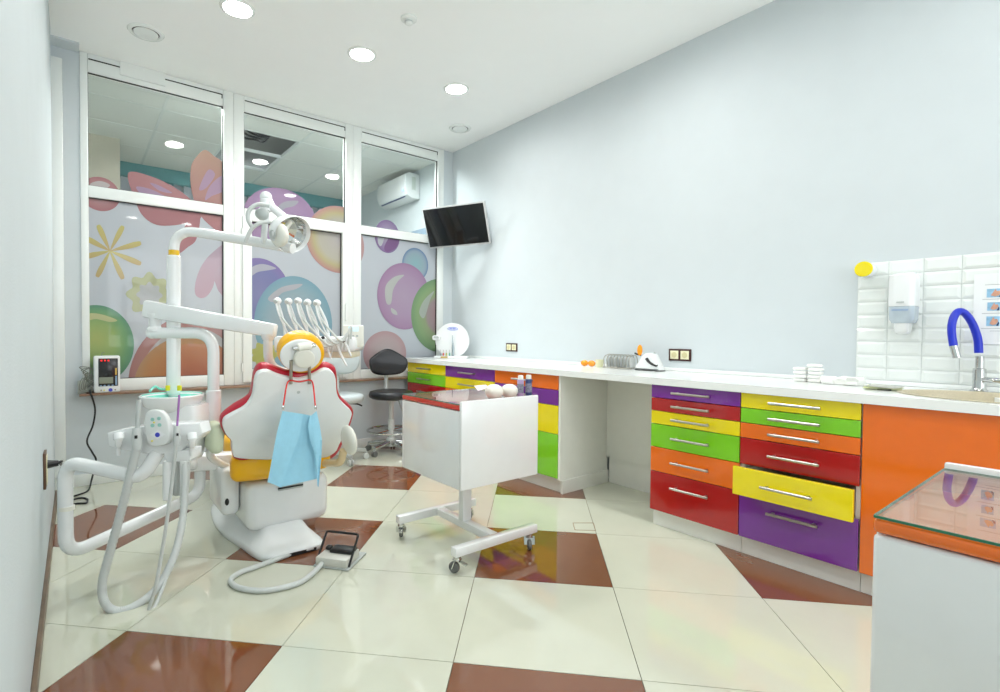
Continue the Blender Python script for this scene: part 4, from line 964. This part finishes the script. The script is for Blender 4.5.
# ------------------------------------------------ stools
def stool(c, seat_m, zs, zbk, fa, ring, label, name='rolling_stool', bw=.18, bh=.125):
    r = thing(name, (c.x,c.y,0), label, 'stool'); fd = V((math.cos(fa),math.sin(fa),0)); sd_ = V((-fd.y,fd.x,0))
    for k in range(5):
        a = fa+.3+k*2*math.pi/5; d = V((math.cos(a),math.sin(a),0)); e = c+d*.225
        MB().bar(c+V((0,0,.10)), e+V((0,0,.075)), .05, .04, .006, .038, .026).build('base_leg', GPLA if not ring else CHROME, r)
        w_ = MB().cyl(e+V((0,0,.0635)), e+V((0,0,.045)), .010, seg=10).build('caster', GPLA, r)
        s_ = V((-d.y,d.x,0))
        for q in (-1,1): MB().lathe([(.0,-.008),(.022,-.008),(.026,-.004),(.026,.004),(.022,.008),(.0,.008)], e+V((0,0,.0265))+s_*q*.013, s_, 16, cap=False).build('wheel', RUBG if ring else LGREY, w_)
    MB().lathe([(.045,.06),(.045,.13),(.03,.14),(.03,.3),(.022,.305),(.022,zs-.06),(.05,zs-.055),(.05,zs-.03)], (c.x,c.y,0), seg=20).build('column', LGREY, r)
    if ring:
        rr2 = [(c.x+.215*math.cos(2*math.pi*k/48), c.y+.215*math.sin(2*math.pi*k/48), .205) for k in range(48)]
        fr = MB().tube(rr2, .010, 10, closed=True).build('foot_ring', CHROME, r)
        for k in range(4):
            a = k*math.pi/2+.4; MB().cyl((c.x,c.y,.205),(c.x+.21*math.cos(a),c.y+.21*math.sin(a),.205),.006,seg=8).build('ring_spoke', CHROME, fr)
    m_ = MB(); rg2 = []
    for q, z in ((.86,zs-.03),(.98,zs-.015),(1,zs+.01),(.96,zs+.032),(.80,zs+.042),(.3,zs+.036)):
        rg2.append([c+fd*.20*q*math.cos(t)*(1+.06*math.cos(2*t))+sd_*.205*q*math.sin(t)+V((0,0,z)) for t in [2*math.pi*k/36 for k in range(36)]])
    m_.rings(rg2).build('seat', seat_m, r, 60)
    # back post
    bk_ = c-fd*.19
    MB().tube(fillet([c-fd*.05+V((0,0,zs-.04)), bk_+V((0,0,zs-.04)), bk_+V((0,0,zbk))],.06), .019, 12).build('back_post', LGREY, r)
    ol = []
    for (x, z) in ((-1,-.25),(-.98,.2),(-.75,.5),(-.35,.85),(0,1),(.35,.85),(.75,.5),(.98,.2),(1,-.25),(.85,-.72),(.5,-.95),(0,-1),(-.5,-.95),(-.85,-.72)):
        ol.append(bk_+fd*(.01+.05*abs(x)**2)+sd_*x*bw+V((0,0,zbk+z*bh)))
    ol = cr(ol,3,True)
    MB().prism(ol, fd*.05, .018, 3).build('backrest', seat_m, r, 50)
    MB().tube(cr([c+sd_*.05+V((0,0,zs-.045)), c+sd_*.14+V((0,0,zs-.05)), c+sd_*.19+V((0,0,zs-.07))],4), .007, 8).build('lever', BLACK, r)
    MB().bar(c+sd_*.06+fd*.02+V((0,0,zs-.05)), c+sd_*.10+fd*.04+V((0,0,zs-.16)), .018, .010, .002).build('tilt_lever', GPLA, r)
cs_ = V((2.30,4.12,0))
stool(cs_, BLKV, .525, .82, -math.pi/2-.25, True, 'rolling stool with black seat and backrest and a chrome foot ring')
cg = V((1.79,4.10,0))
stool(cg, GRYV, .53, .85, -math.pi/2-.3, False, 'rolling stool with pale grey seat and backrest behind the dental chair')

# ------------------------------------------------ patient monitor on the sill
mo = thing('patient_monitor', (.17,YB-.05,.656), 'small white patient monitor with red digits standing on the window sill', 'monitor')
YM = YB-.10
a, b2 = at(93.5,356,1,YM), at(120.5,389,1,YM); zlo = .657
MB().box((a.x,YM,zlo),(b2.x,YM+.085,a.z),.012,3).build('case', WPLA, mo)
sc = MB().box((a.x+.026,YM-.003,zlo+.045),(b2.x-.014,YM+.004,a.z-.018),.006).build('screen', mat('monitor_black', (20,20,24), .2, coat=.3), mo)
wd = b2.x-a.x; hg = a.z-zlo
fx = lambda s: a.x+wd*s; fz = lambda t: zlo+hg*t
for s in (.29,.42,.55): MB().box((fx(s)-.0045,YM-.005,fz(.855)),(fx(s)+.0045,YM-.0025,fz(.89))).build('red_digit', mat('red_led', (255,30,30), .4, emit=((255,30,30),.8)), sc)
MB().box((fx(.20),YM-.005,fz(.25)),(fx(.72),YM-.0025,fz(.42))).build('lcd', mat('lcd_grey', (132,140,124), .4), sc)
for s in (.26,.40,.55,.70): MB().box((fx(s)-.006,YM-.005,fz(.18)),(fx(s)+.006,YM-.0025,fz(.21))).build('key', mat('blue_key', (130,160,190), .4), sc)
MB().box((fx(.80),YM-.005,fz(.48)),(fx(.86),YM-.0025,fz(.66))).build('amber_bar', mat('amber_key', (220,180,90), .4), sc)
MB().box((fx(.80),YM-.005,fz(.2)),(fx(.87),YM-.0025,fz(.45))).build('key_column', mat('blue_key', (0,0,0)), sc)
for s, mm in ((.27,'grey_key'),(.38,'yellow_button'),(.80,'brown_key')): MB().cyl((fx(s),YM+.002,fz(.07)),(fx(s),YM-.003,fz(.07)),.005,seg=12).build('front_button', MATS.get(mm) or mat(mm,(150,140,120),.4), mo)
MB().cyl((fx(.62),YM+.002,fz(.07)),(fx(.62),YM-.004,fz(.07)),.012,seg=16).build('front_button', MATS['blue_button'], mo)
CBL = mat('grey_green_cable', (120,126,116), .5)
for k in range(7):
    z0 = .66+rnd.random()*.05
    pts = [(fx(.02)+.002,YM+.04,.70+.012*k),(fx(-.12)-.01*k,YM+.03-.006*k,.72+.02*k),(fx(-.4)+.01*k,YM+.02,.75+.012*k+.03*rnd.random()),(fx(-.52)+.012*k,YM+.01,.69+.01*k),(fx(-.3),YM-.0+.005*k,.672+.003*k),(fx(-.05),YM+.01*k*.5,.675+.004*k)]
    MB().tube(cr(pts,6), .003, 6).build('sensor_cable', CBL, mo)
MB().tube(cr([(fx(.3),YM+.03,a.z-.002),(fx(.33),YM+.03,a.z+.02),(fx(.42),YM+.03,a.z+.022)],4), .002, 6).build('sensor_cable', CBL, mo)
MB().obox((fx(-.42),YM+.04,.70),(.05,.05,.09),0,.006).build('cable_holder', mat('grey_adapter', (170,176,170), .5), mo)
# black cord of the monitor, down the wall and across the floor
yw_ = YM-.006
cp = [V((fx(-.05),YM+.01,.668)), at(90,391,1,yw_), at(95,408,1,yw_), at(93,425,1,yw_), at(87,441,1,yw_), at(92,452,1,yw_), at(96,460,1,yw_), at(93.5,472,1,yw_)]
f1 = fl(92,487,.007)
cp += [V((f1.x,f1.y+.05,.05)), fl(88,490.5,.0065), fl(76,495.5,.0065), fl(66,499,.0065), fl(66,508,.0065), fl(72,500.5,.0065), fl(80,498,.0065), fl(87,499,.0065), fl(86,503,.0065), fl(77,503.5,.0065), fl(65,506,.0185)]
MB().tube(cr(cp,6), .0058, 8).build('power_cord', BLACK, mo)

# ------------------------------------------------ things on the worktop
ZW = ZT1+.0006
# round display stand with instruments
DS = at(452,352,0,2.98); dsy = DS.y
ds = thing('instrument_display', (2.98,dsy,ZW), 'round white display board with small colourful instruments on the far worktop', 'display stand')
e1 = V((.66,-.75,0)).normalized(); nf = V((-.75,-.66,0)).normalized()
DM = Matrix(((e1.x,-nf.x,0,2.98),(e1.y,-nf.y,0,dsy),(0,0,1,ZW),(0,0,0,1)))
sc_ = (P(452,340,1)-CO); dpt = (V((2.98,dsy,ZW))-CO).dot(CF); pm = F/dpt
R_ = 17.4/pm
MB().box((-.17,-.06,0),(.16,.05,.022),.005,M=DM).build('base', WPLA, ds)
MB().cyl(DM @ V((.0,.02,.020+R_*.9)), DM @ V((0,.006,.020+R_*.9)), R_, seg=48).build('board', WPLA, ds)
MB().box((-.10,-.064,.002),(-.03,-.058,.018),M=DM).build('gold_plate', mat('gold_label', (186,160,90), .4), ds)
MB().obox(DM @ V((-.155,-.02,.20)),(.085,.05,.05),-.85,.02,3).build('side_cup', WPLA, ds)
MB().obox(DM @ V((-.15,-.05,.205)),(.05,.01,.022),-.85,.004).build('cup_slot', GPLA, ds)
for s, cl_ in ((-.115,'steel_tip'),(-.085,'red_tip'),(-.055,'green_tip'),(-.022,'teal_tip')):
    cc_ = {'steel_tip':(150,160,170),'red_tip':(220,60,50),'green_tip':(170,190,60),'teal_tip':(90,170,160)}[cl_]
    MB().cyl(DM @ V((s,-.01,.022)), DM @ V((s,-.01,.05)), .006, seg=10).build('instrument_tip', mat(cl_, cc_, .4), ds)
    MB().cyl(DM @ V((s,-.01,.05)), DM @ V((s,-.01,.082)), .0022, seg=8).build('instrument_shaft', STEEL, ds)
MB().tube([DM @ V((.012,-.012,.022)), DM @ V((.012,-.012,.10)), DM @ V((.01,-.012,.16)), DM @ V((.008,-.012,.225))], [.012,.012,.006,.003], 12).build('handpiece', mat('pale_steel', (176,190,196), .25, metal=.6), ds)
lgp = [DM @ V((.005+.052*math.cos(t), .004, .29+.014*math.sin(t))) for t in [2*math.pi*k/24 for k in range(24)]]
lg = MB().tube(lgp, .0022, 6, closed=True).build('oval_logo', mat('logo_blue', (96,120,226), .4), ds)
for k in range(4): MB().box((-.026+.016*k,.0025,.285),(-.016+.016*k,.006,.296),M=DM).build('logo_letter', MATS['logo_blue'], lg)
own('clip_tool', MB().box((-.03,-.008,0),(.03,.008,.014),.004,M=Matrix.Translation((2.86,dsy+.08,ZW)) @ Matrix.Rotation(-.6,4,'Z')), BLACK, 'small black tool lying left of the round display board', 'tool')
def wpos(u, x): return at(u,365,0,x).y
# orange goggles
XO = 3.10
y0 = wpos(588,XO)
gg = thing('safety_goggles', (XO,y0,ZW), 'small pair of orange glasses lying on the worktop', 'glasses')
OR2 = mat('orange_plastic', (250,158,20), .25, coat=.4)
for s in (-.034,.034):
    MB().ell((XO,y0+s,ZW+.0235), (.018,.033,.023)).build('lens', OR2, gg)
MB().tube(cr([(XO,y0+.05,ZW+.02),(XO+.01,y0+.075,ZW+.03),(XO+.05,y0+.075,ZW+.008)],5), .0045, 8).build('temple', OR2, gg)
MB().tube([(XO,y0-.01,ZW+.024),(XO,y0+.01,ZW+.024)], .006, 8).build('bridge', OR2, gg)
y1 = wpos(599.5,XO)
own('clear_beaker', MB().lathe([(.024,0),(.027,.002),(.030,.055),(.028,.055),(.025,.005),(.0,.004)], (XO,y1,ZW), seg=24, cap=False), mat('pale_yellow_plastic', (232,230,190), .2, coat=.4), 'small pale yellow cup beside the orange glasses', 'cup')
# wire rack with plates
y2a, y2b = wpos(605.5,XO-.03), wpos(634,XO-.03); ymid = (y2a+y2b)/2; L2 = y2a-y2b
rk = thing('wire_rack', (XO,ymid,ZW), 'wire rack holding upright white trays on the worktop', 'rack')
m_ = MB(); m_.tube([(XO-.06,y2b,ZW+.006),(XO-.06,y2a,ZW+.006)],.004,8); m_.tube([(XO+.04,y2b,ZW+.006),(XO+.04,y2a,ZW+.006)],.004,8)
m_.build('base_rod', STEEL, rk)
for k in range(9):
    y = y2b+L2*(k+.5)/9; lean = .012
    pts = fillet([(XO-.06,y,ZW+.006),(XO-.055,y+lean,ZW+.085),(XO+.035,y+lean,ZW+.105),(XO+.04,y,ZW+.006)],.03,4)
    MB().tube(pts, .0032, 8).build('wire_loop', STEEL, rk)
for k in range(8):
    y = y2b+L2*(k+1)/9
    own('upright_tray', MB().obox((XO-.008,y+.004,ZW+.047),(.075,.006,.07),0,.003,rx=-.1), WPLA if k % 2 else mat('pale_grey_tray', (206,210,208), .3), 'thin upright white tray standing in the wire rack' if k % 2 else 'thin upright grey tray standing in the wire rack', 'tray', 'trays in the wire rack')
# iron-shaped white lamp device with orange paddle
y3a, y3b = wpos(637,XO), wpos(662.5,XO)
iv = thing('curing_lamp', (XO,(y3a+y3b)/2,ZW), 'white wedge shaped device with an orange paddle shield on the worktop', 'dental device')
L3 = y3a-y3b; gy = lambda s: y3a-L3*s
pf = [(0,.006),(.05,.03),(.15,.055),(.22,.075),(.30,.10),(.45,.118),(.62,.12),(.72,.112),(.80,.085),(.92,.045),(1,.008),(.98,.004),(.02,.004)]
MB().prism([(XO-.035,gy(s),ZW+z) for s, z in pf], (.07,0,0), .010, 3).build('body', WPLA, iv, 50)
MB().box((XO-.04,gy(1.0),ZW),(XO+.04,gy(.04),ZW+.005),.002).build('foot', BLACK, iv)
MB().tube(cr([(XO-.037,gy(.50),ZW+.082),(XO-.039,gy(.62),ZW+.058),(XO-.039,gy(.78),ZW+.042),(XO-.037,gy(.90),ZW+.036),(XO-.037,gy(.93),ZW+.044)],4), [.010]*4+[.008]*4+[.006]*4+[.004]*5, 8).build('grip_slot', BLACK, iv)
MB().tube(cr([(XO,gy(.15),ZW+.10),(XO,gy(-.02),ZW+.108),(XO,gy(-.1),ZW+.114)],4), .006, 8).build('light_tip', BLACK, iv)
MB().ell((XO-.004,gy(.12),ZW+.135), (.006,.021,.038)).build('shield', OR2, iv)
MB().cyl((XO,gy(.70),ZW+.118),(XO,gy(.70),ZW+.126),.008,seg=12).build('button', GPLA, iv)
# gauze pads
GZ = mat('white_gauze', (248,249,244), .9, var=.02, bump=.4, bscale=300)
def pad(x, y, z, sx, sy, sz, rz, label, grp, j=.006):
    m_ = MB(); rr3 = random.Random(int(x*1000+y*777+z*1999))
    t = bmesh.new(); bmesh.ops.create_cube(t, size=1); bmesh.ops.subdivide_edges(t, edges=t.edges[:], cuts=3, use_grid_fill=True)
    for v in t.verts:
        v.co = V((v.co.x*sx*(1-.12*abs(v.co.z*2)**2), v.co.y*sy*(1-.12*abs(v.co.z*2)**2), v.co.z*sz*(1-.3*max(abs(v.co.x),abs(v.co.y))**2*4*.35)))
        if v.co.z > -sz*.4: v.co += V([rr3.uniform(-j,j) for _ in range(2)]+[rr3.uniform(-j*.35,j*.2)])
    zmin = min(v.co.z for v in t.verts)
    m_._m(t, Matrix.Translation((x,y,z-zmin)) @ Matrix.Rotation(rz,4,'Z'))
    own('gauze_pad', m_, GZ, label, 'gauze', grp, 60)
XG = 3.06
for u, hs2 in ((801.5,4),(815.5,5)):
    yy = wpos(u,XG)
    for k in range(hs2): pad(XG+rnd.uniform(-.004,.004), yy+rnd.uniform(-.004,.004), ZW+.0005+k*.0195, .055, .058, .0165, rnd.uniform(-.1,.1), ('bottom','second','third','fourth','topmost')[k if k < hs2-1 else 4]+' folded white gauze pad in the %s stack, counted from below' % ('taller' if hs2 == 5 else 'lower'), 'gauze in the %s stack' % ('taller' if hs2 == 5 else 'lower'), .0012)
pad(XG-.04, wpos(829,XG-.04), ZW, .06, .062, .04, .3, 'small loose heap of white gauze beside the gauze stacks', 'loose gauze', .008)
pad(XG-.03, wpos(851,XG-.03), ZW, .08, .10, .042, -.2, 'wide loose heap of white gauze at the tile edge', 'loose gauze', .009)
# paper sheets next to the sink
PAP = mat('white_tissue_paper', (246,247,240), .8, var=.015)
yq = wpos(882,2.90)
for k, (lb, rz, dz, sx) in enumerate((('pale lime lined paper sheet lying under another by the sink', .15, .004, .17),('white paper sheet lying on top of another by the sink', -.1, .012, .15))):
    m_ = MB(); n_ = 8; rows = []
    Mx = Matrix.Translation((2.93,yq,ZW)) @ Matrix.Rotation(rz,4,'Z'); t = bmesh.new()
    G = [[t.verts.new(((i/n_-.5)*sx,(j/n_-.5)*.13, dz+.006*math.sin(i*.9+k)*(j/n_)**2+.012*math.exp(-((i-4)**2+(j-4)**2)/5)*k)) for j in range(n_+1)] for i in range(n_+1)]
    for i in range(n_):
        for j in range(n_): t.faces.new([G[i][j],G[i+1][j],G[i+1][j+1],G[i][j+1]])
    rs = bmesh.ops.solidify(t, geom=t.faces[:], thickness=.003)
    zmn = min(v.co.z for v in t.verts)
    m_._m(t, Mx); o = own('paper_sheet', m_, PAP if k else mat('lime_paper', (226,232,190), .7), lb, 'paper', None, 60)
    o.location.z = ZW+.0002 if k == 0 else ZW+.006
bx_ = fl(890,390.5,ZW)
own('black_scissor_handle', MB().obox((2.86,wpos(885,2.86),ZW+.004),(.012,.05,.007),0,.002), BLACK, 'thin black tool peeking out from under the paper sheets', 'tool')
